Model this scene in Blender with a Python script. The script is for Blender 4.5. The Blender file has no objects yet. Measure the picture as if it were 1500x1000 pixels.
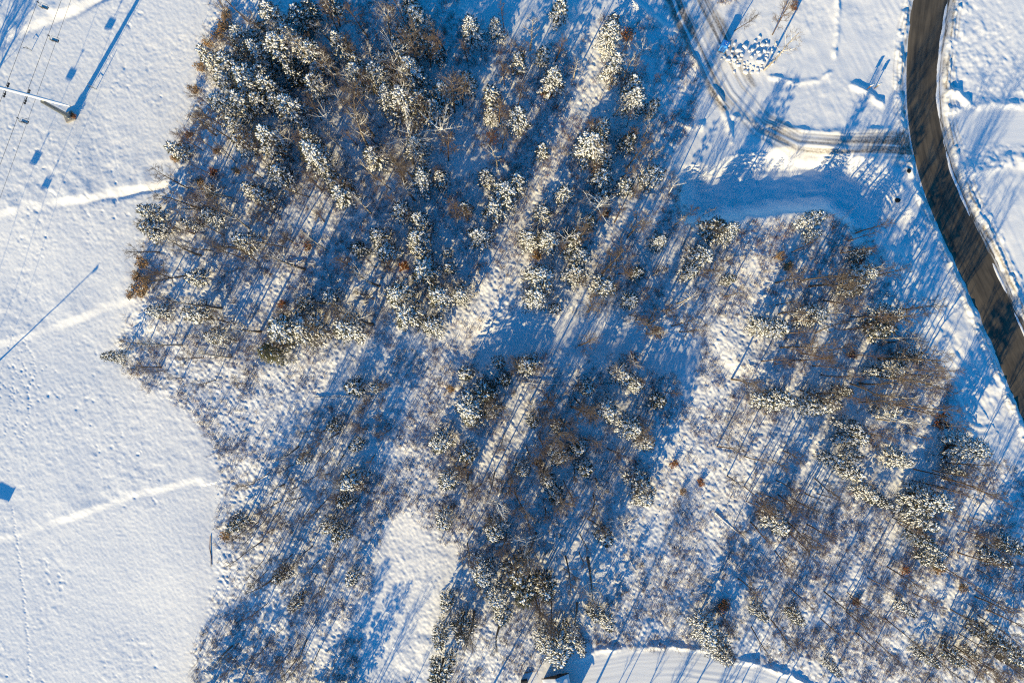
import bpy, math, random
import numpy as np
from mathutils import Vector, Matrix

# ------------------------------------------------------------------ basics
S = 0.12                       # metres of ground per photo pixel
HPX = 1000.0                   # camera height in photo pixels
H = HPX * S
SUN_EL = math.radians(18.5)
SH = Vector((0.454, 0.891, 0)).normalized()      # direction in which shadows fall (world)
scene = bpy.context.scene
col = scene.collection

def WX(px): return (px - 750.0) * S
def WY(py): return (500.0 - py) * S

def plan(vx, vy, hpx):
    """ground position (photo px) below a point seen at (vx,vy) standing hpx above the ground"""
    s = 1.0 - hpx / HPX
    return 750 + (vx - 750) * s, 500 + (vy - 500) * s

# ------------------------------------------------------------------ materials
def mat(name):
    m = bpy.data.materials.new(name); m.use_nodes = True
    nt = m.node_tree; b = nt.nodes['Principled BSDF']
    return m, nt, b

def N(nt, kind, **kw):
    n = nt.nodes.new(kind)
    for k, v in kw.items():
        setattr(n, k, v)
    return n

def simple(name, colr, rough=0.8, var=0.25, scale=3.0, metal=0.0):
    m, nt, b = mat(name)
    tc = N(nt, 'ShaderNodeTexCoord')
    nz = N(nt, 'ShaderNodeTexNoise'); nz.inputs['Scale'].default_value = scale; nz.inputs['Detail'].default_value = 4
    nt.links.new(tc.outputs['Object'], nz.inputs['Vector'])
    mx = N(nt, 'ShaderNodeMix', data_type='RGBA')
    mx.inputs['A'].default_value = tuple(c * (1 - var) for c in colr) + (1,)
    mx.inputs['B'].default_value = tuple(min(1, c * (1 + var)) for c in colr) + (1,)
    nt.links.new(nz.outputs['Fac'], mx.inputs['Factor'])
    nt.links.new(mx.outputs['Result'], b.inputs['Base Color'])
    b.inputs['Roughness'].default_value = rough
    b.inputs['Metallic'].default_value = metal
    return m

SNOWC = (0.80, 0.80, 0.80)
def snow_mat():
    m, nt, b = mat('snow')
    b.inputs['Base Color'].default_value = SNOWC + (1,)
    b.inputs['Roughness'].default_value = 0.65
    b.inputs['Specular IOR Level'].default_value = 0.25
    return m

def bark_mat(name, dark, light, lo, hi, snowamt=1.0, per_tree=0.25):
    """bark with snow lying on the upward faces; the bark's tone varies from tree to tree"""
    m, nt, b = mat(name)
    geo = N(nt, 'ShaderNodeNewGeometry'); sep = N(nt, 'ShaderNodeSeparateXYZ')
    nt.links.new(geo.outputs['Normal'], sep.inputs[0])
    nz = N(nt, 'ShaderNodeTexNoise'); nz.inputs['Scale'].default_value = 1.7; nz.inputs['Detail'].default_value = 3
    nt.links.new(geo.outputs['Position'], nz.inputs['Vector'])
    add = N(nt, 'ShaderNodeMath', operation='MULTIPLY_ADD'); add.inputs[1].default_value = 0.9; add.inputs[2].default_value = -0.45
    nt.links.new(nz.outputs['Fac'], add.inputs[0])
    sm = N(nt, 'ShaderNodeMath', operation='ADD')
    nt.links.new(sep.outputs['Z'], sm.inputs[0]); nt.links.new(add.outputs[0], sm.inputs[1])
    mr = N(nt, 'ShaderNodeMapRange', interpolation_type='SMOOTHSTEP')
    mr.inputs['From Min'].default_value = lo; mr.inputs['From Max'].default_value = hi
    mr.inputs['To Max'].default_value = snowamt
    nt.links.new(sm.outputs[0], mr.inputs['Value'])
    oi = N(nt, 'ShaderNodeObjectInfo')
    c = N(nt, 'ShaderNodeMix', data_type='RGBA')
    c.inputs['A'].default_value = dark + (1,); c.inputs['B'].default_value = light + (1,)
    nt.links.new(oi.outputs['Random'], c.inputs['Factor'])
    mx = N(nt, 'ShaderNodeMix', data_type='RGBA')
    nt.links.new(mr.outputs['Result'], mx.inputs['Factor'])
    nt.links.new(c.outputs['Result'], mx.inputs['A']); mx.inputs['B'].default_value = SNOWC + (1,)
    nt.links.new(mx.outputs['Result'], b.inputs['Base Color'])
    b.inputs['Roughness'].default_value = 0.85
    return m

def ground_mat():
    m, nt, b = mat('snow_cover')
    at = N(nt, 'ShaderNodeAttribute', attribute_name='dirt')
    geo = N(nt, 'ShaderNodeNewGeometry')
    nz = N(nt, 'ShaderNodeTexNoise'); nz.inputs['Scale'].default_value = 3.5; nz.inputs['Detail'].default_value = 5
    nt.links.new(geo.outputs['Position'], nz.inputs['Vector'])
    mul = N(nt, 'ShaderNodeMath', operation='MULTIPLY_ADD'); mul.inputs[1].default_value = 1.3; mul.inputs[2].default_value = 0.2
    nt.links.new(nz.outputs['Fac'], mul.inputs[0])
    mm = N(nt, 'ShaderNodeMath', operation='MULTIPLY', use_clamp=True)
    nt.links.new(at.outputs['Fac'], mm.inputs[0]); nt.links.new(mul.outputs[0], mm.inputs[1])
    dc = N(nt, 'ShaderNodeMix', data_type='RGBA')
    dc.inputs['A'].default_value = (0.17, 0.125, 0.085, 1); dc.inputs['B'].default_value = (0.10, 0.085, 0.07, 1)
    nt.links.new(nz.outputs['Fac'], dc.inputs['Factor'])
    mx = N(nt, 'ShaderNodeMix', data_type='RGBA')
    mx.inputs['A'].default_value = SNOWC + (1,)
    nt.links.new(mm.outputs[0], mx.inputs['Factor']); nt.links.new(dc.outputs['Result'], mx.inputs['B'])
    nt.links.new(mx.outputs['Result'], b.inputs['Base Color'])
    b.inputs['Roughness'].default_value = 0.6
    b.inputs['Specular IOR Level'].default_value = 0.25
    n2 = N(nt, 'ShaderNodeTexNoise'); n2.inputs['Scale'].default_value = 5.0; n2.inputs['Detail'].default_value = 6; n2.inputs['Roughness'].default_value = 0.65
    nt.links.new(geo.outputs['Position'], n2.inputs['Vector'])
    bp = N(nt, 'ShaderNodeBump'); bp.inputs['Strength'].default_value = 0.35; bp.inputs['Distance'].default_value = 0.06
    nt.links.new(n2.outputs['Fac'], bp.inputs['Height']); nt.links.new(bp.outputs['Normal'], b.inputs['Normal'])
    return m

def road_mat():
    m, nt, b = mat('asphalt')
    uv = N(nt, 'ShaderNodeUVMap', uv_map='UVMap')
    mp = N(nt, 'ShaderNodeMapping'); mp.inputs['Scale'].default_value = (9.0, 0.12, 1)
    nt.links.new(uv.outputs['UV'], mp.inputs['Vector'])
    nz = N(nt, 'ShaderNodeTexNoise'); nz.inputs['Scale'].default_value = 1.0; nz.inputs['Detail'].default_value = 6; nz.inputs['Roughness'].default_value = 0.6
    nt.links.new(mp.outputs['Vector'], nz.inputs['Vector'])
    geo = N(nt, 'ShaderNodeNewGeometry')
    n3 = N(nt, 'ShaderNodeTexNoise'); n3.inputs['Scale'].default_value = 0.35; n3.inputs['Detail'].default_value = 5
    nt.links.new(geo.outputs['Position'], n3.inputs['Vector'])
    rp = N(nt, 'ShaderNodeValToRGB'); e = rp.color_ramp.elements
    e[0].position = 0.30; e[0].color = (0.040, 0.034, 0.026, 1)
    e[1].position = 0.72; e[1].color = (0.125, 0.10, 0.07, 1)
    md = N(nt, 'ShaderNodeMath', operation='MULTIPLY_ADD'); md.inputs[1].default_value = 0.4; md.inputs[2].default_value = -0.2
    nt.links.new(n3.outputs['Fac'], md.inputs[0])
    sm = N(nt, 'ShaderNodeMath', operation='ADD')
    nt.links.new(nz.outputs['Fac'], sm.inputs[0]); nt.links.new(md.outputs[0], sm.inputs[1])
    nt.links.new(sm.outputs[0], rp.inputs['Fac'])
    # salt and slush towards the verges
    sx = N(nt, 'ShaderNodeSeparateXYZ'); nt.links.new(uv.outputs['UV'], sx.inputs[0])
    ab = N(nt, 'ShaderNodeMath', operation='MULTIPLY_ADD'); ab.inputs[1].default_value = 2; ab.inputs[2].default_value = -1
    nt.links.new(sx.outputs['X'], ab.inputs[0])
    ab2 = N(nt, 'ShaderNodeMath', operation='ABSOLUTE'); nt.links.new(ab.outputs[0], ab2.inputs[0])
    mr = N(nt, 'ShaderNodeMapRange', interpolation_type='SMOOTHSTEP'); mr.inputs['From Min'].default_value = 0.72; mr.inputs['From Max'].default_value = 0.98
    mr.inputs['To Max'].default_value = 0.55
    nt.links.new(ab2.outputs[0], mr.inputs['Value'])
    mx = N(nt, 'ShaderNodeMix', data_type='RGBA'); mx.inputs['B'].default_value = (0.17, 0.135, 0.095, 1)
    nt.links.new(mr.outputs['Result'], mx.inputs['Factor']); nt.links.new(rp.outputs['Color'], mx.inputs['A'])
    # thin packed snow and slush left in streaks near the verges
    mp2 = N(nt, 'ShaderNodeMapping'); mp2.inputs['Scale'].default_value = (16.0, 0.22, 1)
    nt.links.new(uv.outputs['UV'], mp2.inputs['Vector'])
    n4 = N(nt, 'ShaderNodeTexNoise'); n4.inputs['Scale'].default_value = 1.0; n4.inputs['Detail'].default_value = 7; n4.inputs['Roughness'].default_value = 0.7
    nt.links.new(mp2.outputs['Vector'], n4.inputs['Vector'])
    e1 = N(nt, 'ShaderNodeMapRange', interpolation_type='SMOOTHSTEP'); e1.inputs['From Min'].default_value = 0.60; e1.inputs['From Max'].default_value = 0.93
    e1.inputs['To Min'].default_value = -0.3; e1.inputs['To Max'].default_value = 0.16
    nt.links.new(ab.outputs[0], e1.inputs['Value'])
    e2 = N(nt, 'ShaderNodeMath', operation='ADD'); nt.links.new(n4.outputs['Fac'], e2.inputs[0]); nt.links.new(e1.outputs['Result'], e2.inputs[1])
    e3 = N(nt, 'ShaderNodeMapRange', interpolation_type='SMOOTHSTEP'); e3.inputs['From Min'].default_value = 0.56; e3.inputs['From Max'].default_value = 0.68; e3.inputs['To Max'].default_value = 0.8
    nt.links.new(e2.outputs[0], e3.inputs['Value'])
    mx3 = N(nt, 'ShaderNodeMix', data_type='RGBA'); mx3.inputs['B'].default_value = (0.62, 0.60, 0.57, 1)
    nt.links.new(e3.outputs['Result'], mx3.inputs['Factor']); nt.links.new(mx.outputs['Result'], mx3.inputs['A'])
    nt.links.new(mx3.outputs['Result'], b.inputs['Base Color'])
    b.inputs['Roughness'].default_value = 0.7
    b.inputs['Specular IOR Level'].default_value = 0.3
    return m

M = dict(
    snow=snow_mat(), ground=ground_mat(), road=road_mat(),
    white=bark_mat('snow_covered_limbs', (0.16, 0.13, 0.10), (0.24, 0.20, 0.16), -.35, .25, 1.0),
    grey=bark_mat('grey_bark', (0.07, 0.052, 0.04), (0.15, 0.115, 0.085), 0.65, 1.15, 0.8),
    brown=bark_mat('brown_bark', (0.085, 0.055, 0.036), (0.17, 0.105, 0.065), 0.8, 1.25, 0.6),
    birch=bark_mat('pale_bark', (0.28, 0.24, 0.19), (0.42, 0.37, 0.30), 0.05, 0.5, 1.0),
    plast=bark_mat('snow_plastered_bark', (0.12, 0.095, 0.07), (0.2, 0.16, 0.12), 0.12, 0.6, 1.0),
    twigs=bark_mat('bare_twigs', (0.095, 0.068, 0.052), (0.18, 0.130, 0.098), 0.95, 1.4, 0.5),
    pinebark=simple('pine_bark', (0.07, 0.05, 0.038)),
    needle=simple('needles', (0.030, 0.036, 0.017), 0.7, 0.35, 1.5),
    needle_green=simple('yellow_green_needles', (0.085, 0.085, 0.028), 0.7, 0.35, 1.5),
    twig=simple('brush_twigs', (0.15, 0.10, 0.07), 0.9, 0.3, 0.8),
    twig_red=simple('reddish_brush_twigs', (0.20, 0.10, 0.06), 0.9, 0.3, 0.8),
    tan=simple('tan_leaves', (0.34, 0.20, 0.085), 0.9, 0.3, 1.2),
    orange=simple('orange_leaves', (0.33, 0.12, 0.035), 0.9, 0.35, 1.2),
    russet=simple('russet_leaves', (0.19, 0.06, 0.022), 0.9, 0.35, 1.2),
    steel=simple('galvanised_steel', (0.26, 0.27, 0.25), 0.45, 0.15, 2.0, 0.5),
    darksteel=simple('dark_steel', (0.045, 0.045, 0.045), 0.5, 0.3, 3.0, 0.4),
    blue=simple('blue_plastic', (0.05, 0.33, 0.80), 0.45, 0.06, 2.0),
    bluedark=simple('darker_blue_plastic', (0.02, 0.13, 0.42), 0.45, 0.06, 2.0),
    timber=simple('brown_timber', (0.19, 0.10, 0.045), 0.8, 0.3, 4.0),
    tar=simple('dark_roofing', (0.035, 0.033, 0.032), 0.8, 0.3, 4.0),
    rock=bark_mat('snowy_rock', (0.10, 0.085, 0.07), (0.17, 0.15, 0.13), -.02, 0.42, 1.0),
    rust=simple('rusty_metal', (0.11, 0.035, 0.02), 0.8, 0.35, 4.0),
    teal=simple('teal_paint', (0.03, 0.22, 0.25), 0.5, 0.1, 2.0),
    darkrock=simple('dark_rock', (0.03, 0.028, 0.026), 0.9, 0.3, 4.0),
    concrete=simple('concrete', (0.3, 0.28, 0.25), 0.9, 0.2, 3.0),
)

# ------------------------------------------------------------------ mesh builder
class MB:
    def __init__(self): self.v = []; self.f = []; self.mi = []; self.cur = 0
    def add(self, vs, fs):
        o = len(self.v); self.v.extend(vs)
        for f in fs:
            self.f.append(tuple(i + o for i in f)); self.mi.append(self.cur)
    def tube(self, pts, rad, sides=5, cap=True):
        n = len(pts); vs = []
        for i, p in enumerate(pts):
            d = (pts[min(i + 1, n - 1)] - pts[max(i - 1, 0)])
            if d.length < 1e-9: d = Vector((0, 0, 1))
            d = d.normalized()
            a = d.cross(Vector((0, 0, 1)) if abs(d.z) < 0.9 else Vector((1, 0, 0))).normalized(); b = d.cross(a)
            for k in range(sides):
                t = 2 * math.pi * k / sides
                vs.append(p + (a * math.cos(t) + b * math.sin(t)) * rad[i])
        fs = []
        for i in range(n - 1):
            for k in range(sides):
                k2 = (k + 1) % sides
                fs.append((i * sides + k, i * sides + k2, (i + 1) * sides + k2, (i + 1) * sides + k))
        if cap:
            fs.append(tuple(range(sides))); fs.append(tuple((n - 1) * sides + k for k in reversed(range(sides))))
        self.add(vs, fs)
    def spike(self, p, q, r):
        d = (q - p)
        if d.length < 1e-9: return
        d = d.normalized(); a = d.cross(Vector((0, 0, 1)) if abs(d.z) < 0.9 else Vector((1, 0, 0))).normalized(); b = d.cross(a)
        vs = [p + (a * math.cos(t) + b * math.sin(t)) * r for t in (0.5, 2.6, 4.7)] + [q]
        self.add(vs, [(0, 1, 3), (1, 2, 3), (2, 0, 3)])
    def lump(self, p, q, w, h, rnd):
        """elongated rounded clump from p to q"""
        d = q - p; L = d.length
        if L < 1e-6: return
        d.normalize(); a = d.cross(Vector((0, 0, 1)))
        a = a.normalized() if a.length > 1e-3 else Vector((1, 0, 0))
        u = a.cross(d)
        m1 = p + d * L * 0.32; m2 = p + d * L * 0.72
        w1 = w * rnd.uniform(.7, 1.05); w2 = w * rnd.uniform(.75, 1.1)
        vs = [p, m1 + a * w1, m1 + u * h, m1 - a * w1, m1 - u * h * .5, m2 + a * w2, m2 + u * h * rnd.uniform(.7, 1.1), m2 - a * w2, m2 - u * h * .5, q]
        fs = [(0, 2, 1), (0, 3, 2), (0, 4, 3), (0, 1, 4), (1, 2, 6, 5), (2, 3, 7, 6), (3, 4, 8, 7), (4, 1, 5, 8), (9, 5, 6), (9, 6, 7), (9, 7, 8), (9, 8, 5)]
        self.add(vs, fs)
    def box(self, c, s, rz=0.0, bev=0.0, rx=0.0):
        R = Matrix.Rotation(rz, 3, 'Z') @ Matrix.Rotation(rx, 3, 'X')
        c = Vector(c); hx, hy, hz = s[0] / 2, s[1] / 2, s[2] / 2
        if bev <= 0:
            vs = [c + R @ Vector((x * hx, y * hy, z * hz)) for z in (-1, 1) for x, y in ((-1, -1), (1, -1), (1, 1), (-1, 1))]
            self.add(vs, [(3, 2, 1, 0), (4, 5, 6, 7), (0, 1, 5, 4), (1, 2, 6, 5), (2, 3, 7, 6), (3, 0, 4, 7)])
        else:
            rings = [(-hz, bev), (-hz + bev, 0), (hz - bev, 0), (hz, bev)]
            vs = []
            for z, i in rings:
                x0, y0 = hx - i, hy - i; b = bev
                for x, y in ((-x0 + b, -y0), (x0 - b, -y0), (x0, -y0 + b), (x0, y0 - b), (x0 - b, y0), (-x0 + b, y0), (-x0, y0 - b), (-x0, -y0 + b)):
                    vs.append(c + R @ Vector((x, y, z)))
            fs = [tuple(reversed(range(8))), tuple(range(24, 32))]
            for r in range(3):
                for k in range(8):
                    k2 = (k + 1) % 8
                    fs.append((r * 8 + k, r * 8 + k2, (r + 1) * 8 + k2, (r + 1) * 8 + k))
            self.add(vs, fs)
    def mesh(self, name, mats, smooth=True):
        me = bpy.data.meshes.new(name)
        me.from_pydata([tuple(v) for v in self.v], [], self.f)
        if not isinstance(mats, (list, tuple)): mats = [mats]
        for m in mats: me.materials.append(m)
        if len(mats) > 1: me.polygons.foreach_set('material_index', self.mi)
        if smooth: me.polygons.foreach_set('use_smooth', [True] * len(me.polygons))
        me.update(); return me

def link(name, data, parent=None, loc=None):
    o = bpy.data.objects.new(name, data); col.objects.link(o)
    if parent is not None: o.parent = parent
    if loc is not None: o.location = loc
    return o

def tag(o, label=None, cat=None, group=None, kind=None):
    if label: o['label'] = label
    if cat: o['category'] = cat
    if group: o['group'] = group
    if kind: o['kind'] = kind
    return o

# ------------------------------------------------------------------ noise, polygons, lines (on photo-pixel coordinates)
def vnoise(x, y, seed):
    xi = np.floor(x).astype(np.int64); yi = np.floor(y).astype(np.int64)
    fx = x - xi; fy = y - yi
    fx = fx * fx * fx * (fx * (fx * 6 - 15) + 10); fy = fy * fy * fy * (fy * (fy * 6 - 15) + 10)
    def h(a, b):
        n = (a * 374761393 + b * 668265263 + seed * 1442695041) & 0xFFFFFFFF
        n = ((n ^ (n >> 13)) * 1274126177) & 0xFFFFFFFF
        n = ((n ^ (n >> 16)) * 2246822519) & 0xFFFFFFFF
        return ((n ^ (n >> 15)) & 0xFFFFFF) / float(0xFFFFFF) * 2 - 1
    return (h(xi, yi) * (1 - fx) + h(xi + 1, yi) * fx) * (1 - fy) + (h(xi, yi + 1) * (1 - fx) + h(xi + 1, yi + 1) * fx) * fy

def rnoise(x, y, wl, seed, ang=None):
    a = seed * 0.77 if ang is None else ang
    c, s = math.cos(a), math.sin(a)
    return vnoise((x * c - y * s) / wl + seed * 3.1, (x * s + y * c) / wl + seed * 7.7, seed)

def pip(poly, x, y):
    ins = np.zeros(np.shape(x), bool); n = len(poly)
    for i in range(n):
        x1, y1 = poly[i]; x2, y2 = poly[(i + 1) % n]
        if y1 == y2: continue
        c = ((y1 > y) != (y2 > y)) & (x < (x2 - x1) * (y - y1) / (y2 - y1) + x1)
        ins ^= c
    return ins

def pline(pts, x, y):
    """distance to a polyline, signed side (+ = to the right when walking along it, in photo pixels), parameter along it"""
    best = np.full(np.shape(x), 1e9); side = np.zeros(np.shape(x)); par = np.zeros(np.shape(x)); acc = 0.0
    for (x1, y1), (x2, y2) in zip(pts[:-1], pts[1:]):
        dx, dy = x2 - x1, y2 - y1; L = math.hypot(dx, dy)
        t = np.clip(((x - x1) * dx + (y - y1) * dy) / (L * L), 0, 1)
        d = np.hypot(x - x1 - t * dx, y - y1 - t * dy)
        m = d < best
        best = np.where(m, d, best)
        side = np.where(m, np.sign((x - x1) * -dy + (y - y1) * dx), side)
        par = np.where(m, acc + t * L, par); acc += L
    return best, side, par

def smooth(a, b, v):
    t = np.clip((v - a) / (b - a), 0, 1); return t * t * (3 - 2 * t)

# ------------------------------------------------------------------ layout read from the photograph (photo pixels)
SLOPE = [(-900, -900), (330, -900), (312, 0), (298, 70), (288, 110), (268, 200), (243, 275), (228, 320), (206, 360), (196, 430), (180, 480), (158, 520), (180, 548), (235, 575), (285, 612),
         (312, 650), (322, 720), (318, 780), (316, 850), (292, 930), (278, 1000), (240, 1900), (-900, 1900)]
ROAD_L = [(1347, -160), (1341, -60), (1340, 0), (1333, 55), (1330, 110), (1331, 160), (1338, 215), (1357, 285), (1385, 348), (1412, 405), (1438, 462), (1470, 540), (1498, 610), (1530, 690), (1560, 770)]
ROAD_R = [(1396, -160), (1390, -60), (1386, 0), (1376, 45), (1368, 90), (1366, 130), (1371, 180), (1385, 240), (1410, 300), (1436, 355), (1462, 412), (1488, 468), (1518, 535), (1548, 605), (1580, 690), (1612, 770)]
DRIVE1 = [(965, -160), (990, -60), (1014, 10), (1042, 68), (1076, 132), (1118, 182), (1170, 207), (1240, 213), (1350, 214)]
DRIVE2 = [(780, 1010), (860, 990), (930, 978), (1000, 976), (1060, 985), (1130, 1006), (1240, 1060)]
DRIVE3 = [(1372, 196), (1420, 186), (1500, 184), (1700, 188)]
SMOOTH = [  # open smooth snow: polygon
    [(985, 235), (1010, 190), (1050, 60), (1000, 10), (1330, -40), (1330, 130), (1335, 220), (1360, 300), (1400, 390), (1440, 470), (1500, 620), (1500, 700), (1440, 650), (1400, 610), (1385, 540),
     (1330, 470), (1290, 380), (1270, 330), (1200, 315), (1120, 320), (1080, 330), (1000, 300)],
    [(640, -50), (940, -50), (985, 40), (930, 20), (880, 20), (860, 60), (760, 60), (690, 15)],
    [(700, 480), (760, 455), (860, 470), (990, 480), (1030, 500), (1010, 560), (960, 540), (860, 500), (760, 520), (690, 545)],
    [(560, 770), (600, 750), (640, 800), (680, 790), (650, 1000), (520, 1000)],
    [(860, 945), (1040, 945), (1140, 985), (1140, 1100), (780, 1100), (800, 960)],
    [(1395, -40), (1700, -40), (1700, 700), (1560, 700), (1440, 345), (1380, 200), (1372, 90)],
]
DITCH = [  # drainage trenches across the ski slope: line, depth (m), half width (px)
    ([(-60, 92), (0, 68), (60, 40), (110, 20), (160, -4), (220, -40)], .60, 9),
    ([(-60, 345), (0, 324), (60, 306), (120, 298), (180, 290), (243, 276)], .46, 8),
    ([(-60, 535), (20, 504), (60, 492), (110, 474), (190, 448)], .29, 8.5),
    ([(-60, 815), (0, 797), (60, 778), (140, 752), (210, 728), (290, 712)], .27, 9),
]
BANK = [  # ridges of ploughed snow: line, height (m), half width (px)
    ([(905, -20), (960, 30), (1010, 78), (1040, 120), (1060, 150), (1072, 205)], .42, 4.2),
    ([(1075, 170), (1120, 182), (1170, 190), (1240, 194), (1300, 190)], .26, 4.5),
    ([(1010, 258), (1080, 240), (1160, 232), (1240, 231), (1320, 236)], .30, 4),
    ([(1228, -20), (1228, 40), (1224, 80)], .35, 4),
    ([(1130, 112), (1170, 120), (1200, 117), (1215, 104)], .28, 3.5),
    ([(840, 966), (880, 950), (930, 947), (985, 946), (1035, 951)], .34, 3.6),
    ([(1075, 965), (1115, 972), (1160, 990), (1200, 1010)], .55, 4),
    ([(1385, 132), (1405, 140), (1420, 155)], .5, 5),
    ([(1400, 160), (1450, 152), (1520, 158)], .35, 7),
    ([(1420, 250), (1470, 236), (1540, 240)], .5, 10),
    ([(1250, 125), (1270, 135), (1290, 150)], .4, 5),
    ([(985, 175), (1010, 186), (1026, 184)], .5, 6),
]
def forest_clear(x, y):
    """sunlit lanes without tall trees"""
    m = np.zeros(np.shape(x), bool)
    for pts, w in ((LANE_A, 25), (LANE_B, 38), (LANE_C, 13), (LANE_D, 15)):
        d, _, _ = pline(pts, x, y); m |= d < w
    return m
LANE_A = [(897, 25), (870, 90), (832, 170), (800, 240), (770, 310), (728, 400), (700, 450), (650, 555), (630, 640), (622, 720)]
LANE_B = [(1135, 325), (1110, 400), (1085, 470), (1045, 560), (1015, 640), (985, 720), (950, 820), (935, 910)]
LANE_C = [(1375, 585), (1345, 640), (1310, 720), (1280, 790), (1240, 860)]
LANE_D = [(1480, 700), (1440, 770), (1370, 850), (1290, 930), (1240, 990)]

# ------------------------------------------------------------------ ground
def axis(lo, hi, step):
    fine = np.arange(lo, hi + step * .5, step)
    out = [lo]; s = step
    left = []; p = lo
    while p > -13000: s *= 1.75; p -= s; left.append(p)
    s = step; right = []; p = fine[-1]
    while p < 14000: s *= 1.75; p += s; right.append(p)
    return np.array(left[::-1] + list(fine) + right)
STEP = 1.35
AX = axis(-110, 1610, STEP); AY = axis(-110, 1110, STEP)
GX, GY = np.meshgrid(AX, AY)
near = ((GX > -140) & (GX < 1640) & (GY > -140) & (GY < 1140)).astype(float)

jx = GX + 6 * rnoise(GX, GY, 26, 11) + 3 * rnoise(GX, GY, 9, 12)
jy = GY + 6 * rnoise(GX, GY, 26, 13) + 3 * rnoise(GX, GY, 9, 14)
slope_m = pip(SLOPE, jx, jy)
smooth_m = np.zeros(GX.shape, bool)
for p in SMOOTH: smooth_m |= pip(p, jx, jy)
hummock = pip([(540, 740), (600, 735), (690, 770), (680, 1010), (505, 1010)], jx, jy)
rc = [((a[0] + b[0]) / 2, (a[1] + b[1]) / 2) for a, b in zip(ROAD_L, ROAD_R)]
road_d, road_s, road_p = pline(rc, GX, GY)
wob = 2.6 * rnoise(GX, GY, 22, 21) + 1.6 * rnoise(GX, GY, 7, 22) + .8 * rnoise(GX, GY, 3.5, 23)
d1, s1, p1 = pline(DRIVE1, GX, GY); d2, s2, p2 = pline(DRIVE2, GX, GY); d3, s3, p3 = pline(DRIVE3, GX, GY)
w1 = np.where(p1 < 330, 32, 22.0)
drive_m = ((d1 + wob < w1) | (d2 + wob < 26) | (d3 + wob < 27)) & (road_d > 24)
def soft(m, k):
    a = m.astype(float)
    for ax in (0, 1):
        c = np.cumsum(np.pad(a, [(k + 1, k) if i == ax else (0, 0) for i in (0, 1)], mode='edge'), axis=ax)
        n = a.shape[ax]
        a = (np.take(c, range(2 * k + 1, 2 * k + 1 + n), axis=ax) - np.take(c, range(0, n), axis=ax)) / (2 * k + 1)
    return a
w_slope = soft(slope_m, 5); w_drive = soft(drive_m, 2); w_smooth = np.maximum(soft(smooth_m, 6), w_drive)
w_road = 1 - smooth(23, 31, road_d + wob * .8 - np.where(road_s < 0, 8, 0))
w_hum = soft(hummock, 6)
w_rough = np.clip(1 - w_slope - w_smooth - w_road, 0, 1)

patch = smooth(-.3, .5, rnoise(GX, GY, 90, 31) + .5 * rnoise(GX, GY, 33, 32))
Z = .35 * rnoise(GX, GY, 210, 41) + .14 * rnoise(GX, GY, 95, 42)
# pitted, skied-over snow of the open slope
pit = rnoise(GX, GY, 7.5, 51) + .8 * rnoise(GX, GY, 4.2, 52)
Z += w_slope * near * (.019 * pit * (.55 + patch) + .019 * rnoise(GX, GY, 3.1, 57) + .014 * rnoise(GX, GY, 17, 53) - .10 * patch * smooth(.75, 1.35, rnoise(GX, GY, 8.5, 54) + .5 * rnoise(GX, GY, 4.3, 55)))
Z += w_slope * near * .02 * rnoise(GX * .45 + GY * .25, GY * .2 - GX * .1, 7, 56)
# humps, buried brush and stumps below the trees
b1 = rnoise(GX, GY, 12.5, 61); b2 = rnoise(GX, GY, 6.8, 62); b3 = rnoise(GX, GY, 4.0, 63); b4 = rnoise(GX, GY, 3.0, 65)
Z += (w_rough + .45 * w_hum * (1 - w_rough)) * near * (.06 * b1 + .075 * np.abs(b2) + .075 * b3 + .05 * b4 + .20 * rnoise(GX, GY, 31, 64) * (.4 + patch))
# smooth trails: brushed by groomer and wind
gro = rnoise(GX * .9 - GY * .45, (GX * .45 + GY * .9) * .10, 4.5, 71, 0.0)
sm = np.clip(w_smooth - w_drive, 0, 1) * (1 - w_road)
right_f = smooth(1370, 1400, GX)
Z += sm * near * (.016 * gro + .026 * pit * (.3 + patch * .7) + .06 * smooth(.1, .7, rnoise(GX, GY, 60, 78)) * b1 + .05 * rnoise(GX, GY, 24, 73) + right_f * (.035 * pit * patch + .03 * b1))
# the trail runs in a shallow cutting below the lane; a second hollow crosses the wood
CUT = [(985, 284), (1040, 283), (1095, 272), (1160, 264), (1225, 264), (1272, 290), (1308, 365), (1345, 440), (1395, 530), (1440, 600)]
dc_, sc_, pc_ = pline(CUT, GX, GY)
Z -= 2.8 * (1 - smooth(20, 50, dc_ + 7 * rnoise(GX, GY, 60, 75) + 3 * rnoise(GX, GY, 20, 77))) * (1 - smooth(250, 440, pc_)) * smooth(-5, 50, pc_ + .0)
Z += .15 * (1 - smooth(26, 60, dc_)) * near * (rnoise(pc_, dc_ * sc_ * .35, 13, 79, 0.4) + .7 * rnoise(pc_ * .4, dc_ * sc_, 6, 80, 0.2))
dc_, sc_, pc_ = pline([(690, 512), (760, 486), (860, 492), (1000, 512)], GX, GY)
Z -= .9 * (1 - smooth(6, 46, dc_ + 10 * rnoise(GX, GY, 45, 76)))
Z += .55 * np.exp(-(((GX - 1098) / 30) ** 2 + ((GY - 86) / 16) ** 2))
# driveways: wheel ruts
for d, s, p, w, amp in ((d1, s1, p1, w1, .035), (d2, s2, p2, 26, .028), (d3, s3, p3, 27, .010)):
    lat = d * s + 1.5 * rnoise(p, p * 0, 60, 81)
    m = 1 - smooth(.75, 1.05, (d + wob) / w)
    Z += m * near * amp * (rnoise(lat, p * .03, 5.0, 82, 0.0) + .6 * rnoise(lat, p * .02, 2.6, 83, 0.0))
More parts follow.
